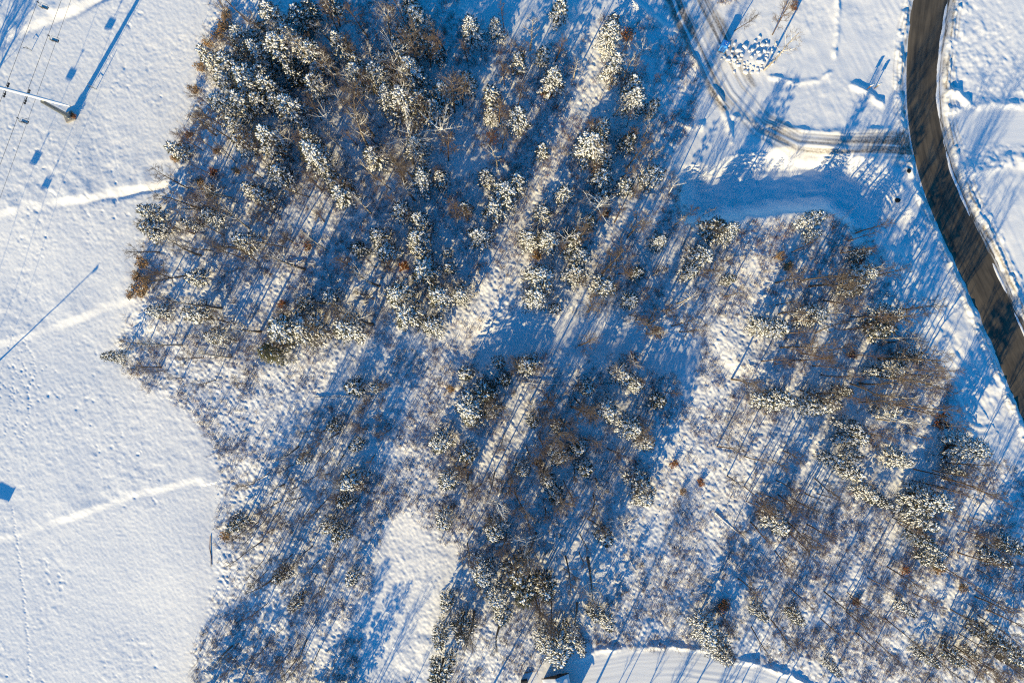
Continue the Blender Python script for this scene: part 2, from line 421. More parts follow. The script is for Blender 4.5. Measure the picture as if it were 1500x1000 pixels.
# trenches on the slope: the bank away from the sun is steeper
for pts, dep, hw in DITCH:
    d, s, p = pline(pts, GX, GY)
    tot = sum(math.dist(a, b) for a, b in zip(pts[:-1], pts[1:]))
    u = d * s + 2.0 * rnoise(p, p * 0 + dep, 34, 91)      # + = towards the bottom of the photograph
    ku = smooth(.45, .85, p / tot + .12 * rnoise(p, p * 0, 60, 92)) * (1 if dep > .4 else .25)
    nn = -u
    Z += dep * (.78 + .5 * rnoise(p, p * 0 + 7, 38, 99) + .25 * rnoise(GX, GY, 12, 98)) * smooth(-1, 13, nn) * np.exp(-np.maximum(nn - 13, 0) / 55) * w_slope * (.55 + .45 * smooth(0, tot * .35, p)) * (d < 260)
    k = .06 + .62 * ku + (.2 if dep > .5 else 0)
    prof = np.exp(-np.abs(np.where(u > -3, (u + 3) / (hw * (.8 - .4 * ku)), (u + 3) / (hw * 1.0))) ** 1.7)
    Z -= dep * k * prof * w_slope * np.where(d < 60, 1, 0)
for pts, hh, hw in BANK:
    d, s, p = pline(pts, GX, GY)
    u = d + 1.2 * rnoise(GX, GY, 9, 93)
    Z += hh * (.72 + .6 * rnoise(GX, GY, 12, 94) + .2 * rnoise(GX, GY, 5, 95)) * np.exp(-(u / hw) ** 2) * np.where(d < 40, 1, 0)
# footprints along the slope
rnd = random.Random(5)
def tracks(pts, gap=4.2):
    out = []
    for (x1, y1), (x2, y2) in zip(pts[:-1], pts[1:]):
        L = math.dist((x1, y1), (x2, y2)); n = int(L / gap)
        for i in range(n):
            t = i / n
            out.append((x1 + (x2 - x1) * t + rnd.uniform(-1.6, 1.6), y1 + (y2 - y1) * t + rnd.uniform(-1, 1)))
    return out
FOOT = tracks([(18, 745), (25, 800), (34, 870), (40, 930), (44, 1010)]) + tracks([(30, 500), (45, 520), (50, 545), (40, 565), (42, 600), (30, 650)]) + tracks([(0, 560), (18, 575), (12, 610), (5, 640)]) \
    + [(rnd.gauss(30, 14), rnd.gauss(560, 34)) for _ in range(70)]
for fx, fy in FOOT:
    i0 = int((fx - AX[0]) // 1)  # locate by search
    ix = int(np.searchsorted(AX, fx)); iy = int(np.searchsorted(AY, fy))
    sl = (slice(max(iy - 4, 0), iy + 5), slice(max(ix - 4, 0), ix + 5))
    Z[sl] -= .08 * np.exp(-((GX[sl] - fx) ** 2 + (GY[sl] - fy) ** 2) / 2.4)
# the road bed, cut flat, with ploughed shoulders
ZROAD = -.15
big = .35 * rnoise(GX, GY, 210, 41) + .14 * rnoise(GX, GY, 95, 42)
rbed = smooth(60, 34, road_d)
Z = Z * (1 - rbed) + (Z - big) * rbed
u = road_d + wob
u = u - np.where(road_s < 0, 6, 0)
sh = np.exp(-((u - 33) / 4.5) ** 2) * .42 + np.exp(-((u - 43) / 4) ** 2) * .20 * (road_s < 0)
Z += sh * (.8 + .5 * rnoise(GX, GY, 10, 96) + .35 * rnoise(GX, GY, 4.5, 97)) * np.where(d1 < 24, .25, 1) * np.where(d3 < 24, .4, 1)
Z = Z * (1 - w_road) + (ZROAD - .03 + np.where(road_s < 0, .11, .05) * np.exp(-((road_d + wob * .3 - 25.5) / 2.2) ** 2) * (.7 + .7 * rnoise(GX, GY, 32, 98))) * w_road

# dirt: bare grit, slush and leaf litter that shows through the snow
dirt = np.zeros(GX.shape)
lat1 = d1 * s1 + 2 * rnoise(p1, p1 * 0, 70, 81)
st1 = .5 + .5 * rnoise(lat1, p1 * .025, 4.6, 101, 0.0) + .35 * rnoise(lat1, p1 * .03, 2.1, 102, 0.0)
dirt += w_drive * (d1 < 40) * smooth(.0, 1.0, st1 + .28 * rnoise(GX, GY, 40, 103)) * (.45 + .5 * (1 - smooth(4, 24, d1)) * smooth(330, 420, p1) + .5 * (p1 < 330))
lat2 = d2 * s2
dirt += w_drive * (d2 < 40) * .10 * smooth(.6, 1.2, .5 + .6 * rnoise(lat2, p2 * .02, 3.5, 104, 0.0))
g = road_d + wob * .7 - np.where(road_s < 0, 8, 0)
dirt += .85 * np.exp(-((g - 25) / 2.6) ** 2) * (.55 + .5 * rnoise(GX, GY, 12, 105))
lr = road_d - np.where(road_s < 0, 7, 0) + 1.5 * rnoise(road_p, road_p * 0, 50, 106)
for off, amp, wd in ((30, .85, 1.4), (35, .7, 1.1), (40, .45, 1.0)):
    dirt += amp * np.exp(-((lr - off) / wd) ** 2) * smooth(-.4, .4, rnoise(road_p, lr * .3, 22, 107)) * np.where(road_s < 0, 1, .7)
junction = np.exp(-(((GX - 1325) / 26) ** 2 + ((GY - 215) / 34) ** 2))
dirt += .55 * junction * smooth(.1, .6, rnoise(GX * .6 + GY * .8, GX * .25 - GY * .2, 5, 108)) * (road_d > 22)
lit = w_rough * smooth(.30, .85, b3 * .55 + .45 * rnoise(GX, GY, 9, 109) + .35 * rnoise(GX, GY, 60, 110))
dirt += .30 * lit
dirt = np.clip(dirt, 0, 1)

ny, nx = GX.shape
fid = np.arange((ny - 1) * (nx - 1)).reshape(ny - 1, nx - 1)
def at_faces(m): return m[:-1, :-1]
is_drive = at_faces(drive_m); is_slope = at_faces(slope_m) & ~is_drive
trail_m = at_faces(smooth_m) & ~is_drive & ~is_slope & (at_faces(GX) < 1340 + (at_faces(GY) > 215) * (at_faces(GY) - 215) * .42) & (at_faces(GX) > 980) & (at_faces(GY) > 232) & (at_faces(GY) < 700)
allv = np.stack([(GX - 750) * S, (500 - GY) * S, Z], -1).reshape(-1, 3)
base = (np.arange(ny - 1)[:, None] * nx + np.arange(nx - 1)[None, :])
quads = np.stack([base, base + nx, base + nx + 1, base + 1], -1).reshape(-1, 4)
# vertex normals of the whole sheet, so that the pieces meet without a seam
dZy, dZx = np.gradient(Z, AY * -S, AX * S)
nrm = np.stack([-dZx, -dZy, np.ones_like(Z)], -1).reshape(-1, 3); nrm /= np.linalg.norm(nrm, axis=1)[:, None]
def ground_piece(name, fmask):
    q = quads[fmask.reshape(-1)]
    used, inv = np.unique(q, return_inverse=True)
    me = bpy.data.meshes.new(name)
    me.vertices.add(len(used)); me.vertices.foreach_set('co', allv[used].astype(np.float32).ravel())
    nf = len(q)
    me.loops.add(nf * 4); me.loops.foreach_set('vertex_index', inv.astype(np.int32).ravel())
    me.polygons.add(nf); me.polygons.foreach_set('loop_start', np.arange(0, nf * 4, 4, dtype=np.int32))
    me.polygons.foreach_set('use_smooth', np.ones(nf, bool))
    me.update(calc_edges=True)
    a = me.attributes.new('dirt', 'FLOAT', 'POINT'); a.data.foreach_set('value', dirt.reshape(-1)[used].astype(np.float32))
    me.normals_split_custom_set_from_vertices(nrm[used].tolist())
    me.materials.append(M['ground'])
    return tag(link(name, me), kind='structure')
ground_piece('ski_slope', is_slope)
ground_piece('driveway', is_drive)
ground_piece('ski_trail', trail_m)
ground_piece('ground', ~(is_drive | is_slope | trail_m))

def gz(px, py):
    ix = min(max(int(np.searchsorted(AX, px)) - 1, 0), nx - 2); iy = min(max(int(np.searchsorted(AY, py)) - 1, 0), ny - 2)
    fx = (px - AX[ix]) / (AX[ix + 1] - AX[ix]); fy = (py - AY[iy]) / (AY[iy + 1] - AY[iy])
    return float((Z[iy, ix] * (1 - fx) + Z[iy, ix + 1] * fx) * (1 - fy) + (Z[iy + 1, ix] * (1 - fx) + Z[iy + 1, ix + 1] * fx) * fy)
def P(px, py, dz=0.0): return Vector((WX(px), WY(py), gz(px, py) + dz))

# road sheet
def resample(pts, n):
    seg = [0]
    for a, b in zip(pts[:-1], pts[1:]): seg.append(seg[-1] + math.dist(a, b))
    out = []
    t = np.linspace(0, seg[-1], n)
    # smooth the polyline
    xs = np.interp(t, seg, [p[0] for p in pts]); ys = np.interp(t, seg, [p[1] for p in pts])
    k = np.ones(9) / 9
    for _ in range(3):
        xs[4:-4] = np.convolve(xs, k, 'valid'); ys[4:-4] = np.convolve(ys, k, 'valid')
    return np.stack([xs, ys], -1), t
nr = 160
RL, tl = resample(ROAD_L, nr); RR, _ = resample(ROAD_R, nr)
vs = []; uvs = []; fs = []
nc = 9
for i in range(nr):
    c = (RL[i] + RR[i]) / 2; hw = (RR[i] - RL[i]) / 2 * 1.12
    for k in range(nc):
        t = k / (nc - 1) * 2 - 1
        q = c + hw * t * (1.38 if t > 0 else 1)
        vs.append((WX(q[0]), WY(q[1]), ZROAD + .05 * (1 - t * t))); uvs.append((k / (nc - 1), tl[i] * S))
for i in range(nr - 1):
    for k in range(nc - 1):
        a = i * nc + k; fs.append((a, a + nc, a + nc + 1, a + 1))
me = bpy.data.meshes.new('road'); me.from_pydata(vs, [], fs)
uvl = me.uv_layers.new(name='UVMap')
for l in me.loops: uvl.data[l.index].uv = uvs[l.vertex_index]
me.polygons.foreach_set('use_smooth', [True] * len(me.polygons)); me.materials.append(M['road'])
tag(link('road', me), kind='structure')

# ------------------------------------------------------------------ trees: one mesh set per variant
def make_pine(h, R, seed, nb, snowp=.62, needle='needle', conic=.6, lift=0.0):
    r = random.Random(seed)
    tr = MB(); pts = [Vector((r.uniform(-.06, .06) * k, r.uniform(-.06, .06) * k, h * k / 6 - (.3 if k == 0 else 0))) for k in range(7)]
    tr.tube(pts, [.02 * h * (1 - k / 6.3) * .75 + .015 for k in range(7)], 7)
    nd = MB(); sn = MB()
    az = r.uniform(0, 6.28)
    lean = [r.uniform(.72, 1.15) for _ in range(7)]
    for i in range(nb):
        f = (i + r.random()) / nb
        z = h * (.14 + lift + (.84 - lift) * f)
        az += 2.39996 + r.uniform(-.5, .5)
        L = (R * (1 - f) ** conic * r.uniform(.62, 1.1) * lean[int(az / 6.2832 * 7) % 7] + .22)
        el = math.radians(-14 + 52 * f ** 1.5 + r.uniform(-10, 10))
        d = Vector((math.cos(az) * math.cos(el), math.sin(az) * math.cos(el), math.sin(el)))
        side = Vector((-math.sin(az), math.cos(az), 0))
        p0 = Vector((0, 0, z))
        def at(t): return p0 + d * L * t + Vector((0, 0, -.16 * L * t * t))
        nd.cur = 1; nd.tube([at(0), at(.5), at(1)], [.035, .022, .008], 3, False); nd.cur = 0
        n = int(L / .21) + 2
        for j in range(n):
            t = .22 + .78 * (j + r.random() * .6) / n
            t = min(t, 1)
            sgn = 1 if j % 2 else -1
            a = r.uniform(.45, 1.05) * sgn if t < .93 else r.uniform(-.3, .3)
            sl = min(.95, .26 + .42 * L * (1 - t) * .9 + r.uniform(0, .18))
            sd = (d * math.cos(a) + side * math.sin(a) + Vector((0, 0, r.uniform(-.22, .12)))).normalized()
            p = at(t); q = p + sd * sl
            if r.random() < snowp:
                sn.lump(p + Vector((0, 0, .06)) - sd * .06, q + Vector((0, 0, .03)), r.uniform(.085, .165), r.uniform(.05, .11), r)
            for _ in range(8):
                s0 = p + sd * sl * r.uniform(.25, 1)
                q2 = s0 + (sd + Vector((r.uniform(-.75, .75), r.uniform(-.75, .75), r.uniform(-.45, .15)))).normalized() * r.uniform(.18, .34)
                nd.spike(s0, q2, .04)
    nd.cur = 0
    return tr.mesh('pine_trunk', M['pinebark']), nd.mesh('pine_crown', [M[needle], M['pinebark']]), sn.mesh('pine_snow', M['snow'])

def grow(mb, p, d, L, r0, r1, nseg, rnd, wob=.12, up=.12, sides=4):
    pts = [p.copy()]; d = d.normalized()
    for i in range(nseg):
        d = (d + Vector((rnd.uniform(-wob, wob), rnd.uniform(-wob, wob), rnd.uniform(-wob, wob) + up / nseg * 2))).normalized()
        pts.append(pts[-1] + d * L / nseg)
    rad = [r0 + (r1 - r0) * i / nseg for i in range(nseg + 1)]
    mb.tube(pts, rad, sides, False)
    return pts, rad

def along(pts, t):
    f = t * (len(pts) - 1); i = min(int(f), len(pts) - 2)
    return pts[i].lerp(pts[i + 1], f - i), (pts[i + 1] - pts[i]).normalized()

def make_bare(h, R, seed, nl, bark, fork=.35, thick=1.0, leaf=None, tw=1.0, up=.5):
    r = random.Random(seed)
    tr = MB(); cr = MB()
    lean = Vector((r.uniform(-.06, .06), r.uniform(-.06, .06), 1))
    tp, trad = grow(tr, Vector((0, 0, -.3)), lean, h * .93, (.012 * h) * thick, .03, 9, r, .045, .02, 6)
    az = r.uniform(0, 6.28)
    for i in range(nl):
        f = fork + (.97 - fork) * ((i + r.random()) / nl) ** .85
        p, d = along(tp, f)
        az += 2.39996 + r.uniform(-.6, .6)
        prof = math.sin(math.pi * min(1, max(.12, (f - fork) / (1.02 - fork) * .78 + .22)))
        L = R * (.35 + .8 * prof) * r.uniform(.7, 1.2)
        el = math.radians(r.uniform(22, 52) + 22 * (f - .5))
        ld = Vector((math.cos(az) * math.cos(el), math.sin(az) * math.cos(el), math.sin(el)))
        rr = max(.022, (.0058 * h) * (1 - f * .6) * r.uniform(.7, 1.1) * thick)
        lp, lr = grow(cr, p, ld, L, rr, .012 * thick, 5, r, .20, up, 4)
        n2 = int(L / .42) + 2
        for j in range(n2):
            t = .22 + .78 * (j + r.random()) / n2
            p2, dd = along(lp, min(t, .99))
            perp = dd.cross(Vector((r.uniform(-1, 1), r.uniform(-1, 1), r.uniform(-1, 1)))).normalized()
            d2 = (dd * r.uniform(.5, .9) + perp * r.uniform(.5, .95) + Vector((0, 0, .15)))
            L2 = min(2.2, (.45 + .45 * L * (1 - t)) * r.uniform(.7, 1.2))
            sp, sr = grow(cr, p2, d2, L2, max(.013, rr * (1 - t) * .55 + .006) , .008, 3, r, .22, .2, 3)
            n3 = int(L2 / .24) + 2
            for k in range(n3):
                t3 = .2 + .8 * (k + r.random()) / n3
                p3, d3 = along(sp, min(t3, .99))
                perp = d3.cross(Vector((r.uniform(-1, 1), r.uniform(-1, 1), r.uniform(-1, 1)))).normalized()
                q3 = p3 + (d3 * .8 + perp * r.uniform(.3, .8) + Vector((0, 0, .12))).normalized() * r.uniform(.35, .75)
                cr.cur = 1
                cr.spike(p3, q3, .015 * tw)
                cr.cur = 0
                if leaf and r.random() < leaf[1]:
                    cr.cur = 2
                    for _ in range(2):
                        c = p3.lerp(q3, r.random()); a = Vector((r.uniform(-1, 1), r.uniform(-1, 1), r.uniform(-1, .3))).normalized() * r.uniform(.08, .15)
                        b = a.cross(Vector((r.uniform(-1, 1), r.uniform(-1, 1), r.uniform(-1, 1)))).normalized() * .07
                        cr.add([c, c + a * .5 + b, c + a, c + a * .5 - b], [(0, 1, 2, 3)])
                    cr.cur = 0
    mats = [M[bark], M['twigs']] + ([M[leaf[0]]] if leaf else [])
    return tr.mesh('tree_trunk', M[bark]), cr.mesh('tree_crown', mats)

PINES = {
    's': [make_pine(7.0, 1.25, 100 + i, 34) for i in range(3)],
    'm': [make_pine(10.2, 1.95, 110 + i, 46) for i in range(4)],
    'l': [make_pine(12.6, 2.65, 120 + i, 58) for i in range(4)],
    'x': [make_pine(10.5, 2.0, 130 + i, 50, .30) for i in range(2)],                        # little snow
    'g': [make_pine(11.0, 2.6, 140, 64, .05, 'needle_green')],
}
PH = dict(s=(7.0, 1.25), m=(10.2, 1.95), l=(12.6, 2.65), x=(10.5, 2.0), g=(11.0, 2.6))
BARE = {
    'big': [make_bare(17.5, 3.6, 200 + i, 17, 'grey') for i in range(4)],                   # spreading, grey
    'snowy': [make_bare(15.0, 3.0, 210 + i, 12, 'plast', .4, 1.5) for i in range(4)],        # limbs plastered with snow
    'old': [make_bare(12.5, 4.4, 270 + i, 9, 'white', .42, 2.1, None, .9, .3) for i in range(3)],  # old, thick limbed, white with snow
    'slim': [make_bare(15.5, 1.7, 220 + i, 13, 'brown', .45, .8) for i in range(4)],
    'mid': [make_bare(12.5, 2.4, 230 + i, 15, 'grey', .3, .9) for i in range(3)],
    'brown': [make_bare(12.0, 2.5, 240 + i, 18, 'brown', .28, .8, None, 1.25) for i in range(3)],
    'birch': [make_bare(14.5, 2.2, 250 + i, 11, 'birch', .35, 1.1) for i in range(3)],
    'russet': [make_bare(9.0, 2.0, 260 + i, 16, 'brown', .2, .8, (('russet', 'orange')[i], .55)) for i in range(2)],
}
BH = dict(big=17.5, snowy=15.0, old=12.5, slim=15.5, mid=12.5, brown=12.0, birch=14.5, russet=9.0)

# ------------------------------------------------------------------ where each tree stands
# snow-laden pines: where the crown is seen, and its radius (photo pixels)
PINE_POS = [
 (400,25,22),(482,5,12),(380,45,12),(412,72,25),(427,55,20),(462,82,22),(445,75,18),(380,80,20),(422,92,14),(395,130,18),(380,150,15),(425,157,22),(408,150,14),(462,125,17),(497,65,16),
 (462,225,26),(400,207,24),(452,200,14),(550,230,18),(607,217,22),(525,112,22),(551,112,20),(562,90,13),(600,105,26),(567,140,19),(592,152,26),(617,147,17),(637,162,17),(652,140,22),(640,77,11),
 (592,50,13),(610,27,18),(690,45,20),(727,42,13),(684,122,12),(719,140,12),(720,170,13),(582,70,11),(520,92,11),(600,5,12),(620,67,14,'x'),
 (350,62,14),(305,82,12),(357,55,19),(362,120,24),(325,155,21),(357,150,17),(260,220,12),(360,210,17),(340,95,18),(345,185,14),(330,120,15),(385,110,14),(440,30,18,'x'),(455,15,14,'x'),(430,110,14,'x'),
 (820,17,12),(760,90,11),(795,82,10),(810,115,20),(897,35,12,'x'),(892,55,19),(900,97,16),(927,127,17),(925,147,21),(955,157,10),(760,175,21),(880,190,19),(867,215,27),(885,235,14),(920,210,15,'x'),(795,220,10),
 (220,310,12),(225,335,17),(312,315,15),(360,357,17),(287,407,12),(280,327,9),(287,457,17),(232,455,13),(317,492,14),(370,280,14),(165,521,11,'x'),
 (385,287,14),(410,257,18),(502,285,17),(500,270,12),(487,265,11),(617,260,21),(645,260,13),(712,260,13),(737,282,21),(725,307,21),(700,345,20),(682,305,10),(590,310,15),(615,322,15),(555,347,15),(610,350,19),
 (615,367,13),(620,397,23),(657,370,7),(660,392,8),(567,370,17),(485,435,13),(587,437,25),(642,432,23),(675,430,19),(595,462,25),(632,475,17),(417,480,30),(510,480,25),(450,482,24),(525,365,13,'x'),(445,442,13,'x'),
 (757,265,15),(825,285,13),(880,260,17),(955,260,17),(915,272,12),(795,312,13),(805,352,19),(775,350,15),(835,365,10),(840,350,17,'x'),(850,375,19),(790,405,23),(785,435,21),(812,452,8),(845,400,17),(885,417,17),
 (922,440,13),(935,400,11,'x'),(882,290,12),(862,325,12,'x'),(1065,342,19),(1045,337,17,'x'),(1025,375,19),(1012,397,13),(1067,410,10,'x'),(965,355,13),(1112,475,13),
 (1190,322,15),(1190,345,8),(1262,405,21),(1250,422,15,'x'),(1187,462,21),(1132,480,17),(1300,460,20),(1287,482,17,'x'),(1260,372,11,'x'),
 (397,515,21,'g'),(517,567,12),(550,567,8),(522,652,9),(515,705,17),(445,672,8),(647,647,19),(685,665,12),(657,702,19),(690,595,23),(690,612,19),(682,547,10),(712,575,20,'x'),(730,530,9),(740,557,13,'x'),(722,600,15),
 (772,535,17),(912,550,19),(932,562,13),(892,602,19),(925,625,21),(947,647,15),(965,585,14,'x'),(860,567,13),(817,627,9),(820,667,16),(847,655,12),(857,685,12),(937,707,17),(945,727,17),(765,687,13),(802,702,13),
 (815,725,12),(1117,585,12),(780,617,11,'x'),
 (1140,585,17),(1187,595,19),(1210,590,17),(1305,540,17),(1330,522,14,'x'),(1275,545,8),(1300,600,13),(1250,640,17),(1245,625,15),(1215,672,10),(1247,665,10),(1315,672,15),(1245,692,12),(1270,722,13),(1415,657,24),
 (1357,732,24),(1232,572,12,'x'),
 (350,767,14,'x'),(482,770,13),(412,842,13,'x'),(515,847,10),(655,880,10),(645,932,15,'x'),(677,920,17,'x'),(727,872,19),(650,762,15),(725,777,19),(707,837,21),(737,900,15),(645,985,21,'x'),(432,885,9),
 (817,947,25),(802,935,19),(835,925,10),(852,947,8),(1035,925,21),(1057,950,21),(765,862,23,'x'),(797,857,19,'x'),(870,895,12,'x'),(890,910,10),(757,837,21,'x'),(887,787,12),(1112,897,12,'x'),
 (285,1040,20,'x'),(312,1066,20,'x'),(262,1078,18,'x'),(335,1095,20,'x'),(455,1046,20,'x'),(478,1066,20,'x'),(498,1052,17,'x'),(440,1096,18,'x'),(503,735,12,'x'),(498,782,13,'x'),(490,625,11,'x'),
 (1137,765,20),(1343,742,17),(1395,688,10,'x'),(1482,800,14,'x'),(1440,925,14,'x'),(1290,735,12,'x'),(1165,900,12,'x'),(1395,960,13,'x'),(1345,785,14,'x'),(1360,820,12,'x'),(1350,765,15),(1365,805,13),(1357,960,12,'x'),(1457,820,13,'x'),(1480,957,19,'x'),(1220,977,10,'x'),(1325,890,8),(1422,955,8,'x'),
]
# leafless trees that stand out: where the middle of the crown is seen, kind
BARE_POS = [
 (478,45,'snowy'),(500,150,'birch'),(535,180,'snowy'),(480,172,'old'),(597,200,'old'),(572,222,'snowy'),(645,192,'old'),(645,45,'snowy'),(582,80,'old'),(470,120,'birch'),(425,205,'birch'),
 (778,45,'birch'),(846,92,'birch'),(940,72,'old'),(990,85,'slim'),(962,222,'birch'),(930,228,'big'),(738,20,'slim'),(715,200,'russet'),
 (870,302,'old'),(988,275,'old'),(998,322,'birch'),(1045,305,'birch'),(1055,390,'big'),(1012,440,'birch'),(1215,402,'big'),(1235,410,'big'),(1240,435,'brown'),(1270,345,'slim'),(1262,362,'slim'),(1275,395,'birch'),
 (1290,330,'slim'),(930,525,'russet'),(850,590,'big'),(912,548,'snowy'),(778,598,'birch'),(1195,530,'brown'),(1180,510,'big'),(1360,552,'big'),(1385,545,'slim'),(1405,700,'slim'),(1418,712,'slim'),(1312,612,'old'),(1240,515,'brown'),
 (770,795,'old'),(915,770,'old'),(735,735,'old'),(755,740,'big'),(1094,20,'mid'),(1160,18,'brown'),(1150,70,'birch'),(1210,785,'slim'),(1265,885,'slim'),(1280,900,'slim'),(1335,770,'slim'),
 (1300,865,'slim'),(1465,850,'slim'),(1185,885,'slim'),(1235,935,'slim'),(420,385,'snowy'),(540,412,'snowy'),(410,505,'slim'),(335,322,'birch'),(455,790,'slim'),(490,800,'slim'),(812,905,'brown'),(800,850,'brown'),(830,640,'big'),
 (845,605,'big'),(1080,430,'big'),(1100,560,'big'),(1330,555,'snowy'),(1275,520,'slim'),(1355,640,'slim'),(1390,720,'slim'),(1290,640,'brown'),(800,700,'big'),(690,430,'birch'),(735,600,'big'),(320,18,'mid'),(1318,472,'big'),(1335,502,'mid'),(1352,528,'big'),(1372,560,'mid'),(1340,450,'mid'),(1365,600,'big'),(1400,630,'mid'),(1305,400,'mid'),(1430,690,'mid'),(1452,720,'mid'),(300,112,'mid'),(290,142,'brown'),(284,176,'mid'),(270,204,'brown'),(246,262,'mid'),(216,332,'brown'),(204,362,'mid'),(222,402,'brown'),(232,440,'mid'),(188,505,'mid'),(206,540,'mid'),(250,556,'mid'),(300,558,'mid'),(345,565,'brown'),
 
]
ZONES = [  # polygon, how many random leafless trees, kinds, how labels name the place
 ([(300,0),(640,0),(700,60),(860,60),(830,140),(760,290),(700,420),(600,470),(480,500),(400,540),(300,580),(215,550),(170,520),(200,440),(222,340),(250,280),(280,200),(300,100)], 128, ('big','mid','slim','brown','brown','birch','snowy')),
 ([(915,50),(975,80),(960,180),(985,300),(1070,335),(1060,440),(1000,500),(870,460),(810,450),(830,330),(860,220)], 52, ('big','mid','brown','slim','slim','birch')),
 ([(680,545),(780,510),(880,495),(1000,530),(975,640),(930,720),(900,870),(820,950),(700,960),(655,900),(685,790),(650,740),(655,630)], 62, ('big','mid','brown','slim','slim','snowy')),
 ([(1175,340),(1250,335),(1300,450),(1385,540),(1370,600),(1320,690),(1260,720),(1190,610),(1120,560),(1130,470),(1160,400)], 30, ('slim','slim','mid','big','birch')),
 ([(1070,650),(1150,620),(1230,720),(1200,830),(1150,950),(1050,950),(1060,850)], 30, ('slim','slim','brown','mid')),
 ([(1340,690),(1430,670),(1480,800),(1500,990),(1200,990),(1230,900),(1300,800)], 36, ('slim','slim','mid','brown')),
 ([(335,680),(430,610),(560,560),(590,600),(560,680),(600,760),(540,880),(500,1000),(300,1000),(345,870),(335,760)], 78, ('slim','mid','mid','brown','brown','snowy')),
]
OFF = [(310,1040),(355,1060),(400,1030),(430,1075),(470,1040),(520,1060),(560,1100),(700,1045),(740,1070),(780,1100),(640,1060),(500,1110),(380,1110),(1330,1050),(1400,1060),(1450,1045),(1500,1080),(1250,1080),(1180,1070),(1550,960),(1560,860),(-45,150),(-70,190),(-30,120),(-55,215),(-85,240),(-60,120),(-95,190),(-40,175),(860,1085),(900,1110),(945,1100),(990,1120),(1035,1080),(1060,1055),(1090,1090),(840,1070),(1120,1060),(880,1075),(925,1130),(970,1095),(1010,1105),(1050,1110),(905,1160),(985,1150)]

PLACES = [
 ([(270,-200),(420,-200),(420,160),(260,250),(230,250)], 'top wood edge by the slope'),
 ([(420,-200),(660,-200),(660,125),(420,125)], 'dense woodland at the top'),
 ([(660,-200),(950,-200),(985,45),(880,20),(860,110),(660,110)], 'shaded clearing at the top'),
 ([(880,20),(990,40),(985,300),(850,260)], 'narrow wood beside the top driveway'),
 ([(990,-300),(1345,-300),(1345,250),(990,250)], 'driveway corner at the top'),
 ([(150,240),(420,160),(420,330),(150,460)], 'wood edge above the slope trench'),
 ([(130,440),(420,330),(420,620),(130,620)], 'wood corner jutting into the slope'),
 ([(420,125),(860,110),(760,300),(420,300)], 'dense upper woodland'),
 ([(420,300),(770,300),(690,450),(600,500),(420,520)], 'wood before the pale lane'),
 ([(760,270),(870,210),(1000,290),(900,480),(720,480)], 'stand between lane and blue hollow'),
 ([(900,270),(1110,320),(1090,520),(900,520)], 'stand below the curved bank'),
 ([(1100,300),(1420,300),(1420,500),(1090,500)], 'stand facing the road bend'),
 ([(1060,500),(1420,480),(1420,690),(1060,690)], 'stand beside the open trail'),
 ([(620,500),(830,480),(830,720),(620,720)], 'middle stand past the pale lane'),
 ([(820,480),(1060,500),(1000,740),(820,740)], 'middle stand below the blue hollow'),
 ([(620,720),(1000,720),(960,1200),(560,1200)], 'lower stand above the cabin'),
 ([(960,690),(1240,690),(1240,1200),(960,1200)], 'sparse wood above the lower driveway'),
 ([(1240,660),(1700,600),(1700,1300),(1240,1300)], 'sparse wood in the lower corner'),
 ([(250,520),(640,500),(640,1300),(250,1300)], 'lower wood beside the open slope'),
]
def place(px, py):
    for poly, nm in PLACES:
        if pip(poly, np.array([px]), np.array([py]))[0]: return nm
    return 'snowy ground'
def whereabouts(px, py):
    return f'{min(max(px,0),1500)/15:.0f}% across, {min(max(py,0),1000)/10:.0f}% down'

used_labels = set()
def uniq(label, alts):
    c = label
    i = 0
    while c in used_labels and i < len(alts):
        c = label.replace('LOOK', alts[i]) ; i += 1
    used_labels.add(c); return c

NOTABLE = {
 (1415,657): 'broad snow-plastered pine standing alone where the open trail nears the road',
 (397,515): 'yellow-green pine without snow at the lower woodland edge',
 (165,521): 'dark pointed conifer at the very tip of the wood on the slope',
 (690,45): 'round snow-white pine alone at the mouth of the shaded top clearing',
 (727,42): 'small narrow snowy pine beside the round one at the top clearing',
 (820,17): 'lone small snowy pine in the shaded clearing at the top',
 (817,947): 'big snow-plastered pine hanging over the cabin roof',
 (1357,732): 'broad snowy pine nearest the lower end of the pale trail',
 (657,370): 'upper of two tiny snowy pines in the blue shaded glade',
 (660,392): 'lower of two tiny snowy pines in the blue shaded glade',
 (1057,950): 'big snowy pine at the edge of the lower driveway bank',
 (867,215): 'largest snow-laden pine along the pale lane by the driveway',
 (770,795): 'old leafless tree with thick white snow-plastered limbs above the cabin',
 (915,770): 'leafless tree with white limbs radiating like a star',
 (1215,402): 'great spreading leafless tree at the lane edge facing the road bend',
 (940,72): 'pale many-limbed bare tree beside the snow bank of the top driveway',
 (930,525): 'reddish-leaved tree standing in the blue shaded hollow',
 (988,275): 'bare tree with pale limbs reaching over the shaded trail by the curved bank',
 (1150,70): 'pale leafless tree beside the boulder heap',
}
rnd = random.Random(77)
taken = []
def put_tree(name, meshes, pos, sc, rz, label, cat, group, tilt=(0, 0)):
    root = bpy.data.objects.new(name, None); col.objects.link(root)
    root.empty_display_size = .5
    root.location = pos; root.rotation_euler = (tilt[0], tilt[1], rz); root.scale = sc
    tag(root, label, cat, group)
    link('trunk', meshes[0], root)
    c = link('crown', meshes[1], root)
    if len(meshes) > 2: link('snow_on_needles', meshes[2], c)
    return root

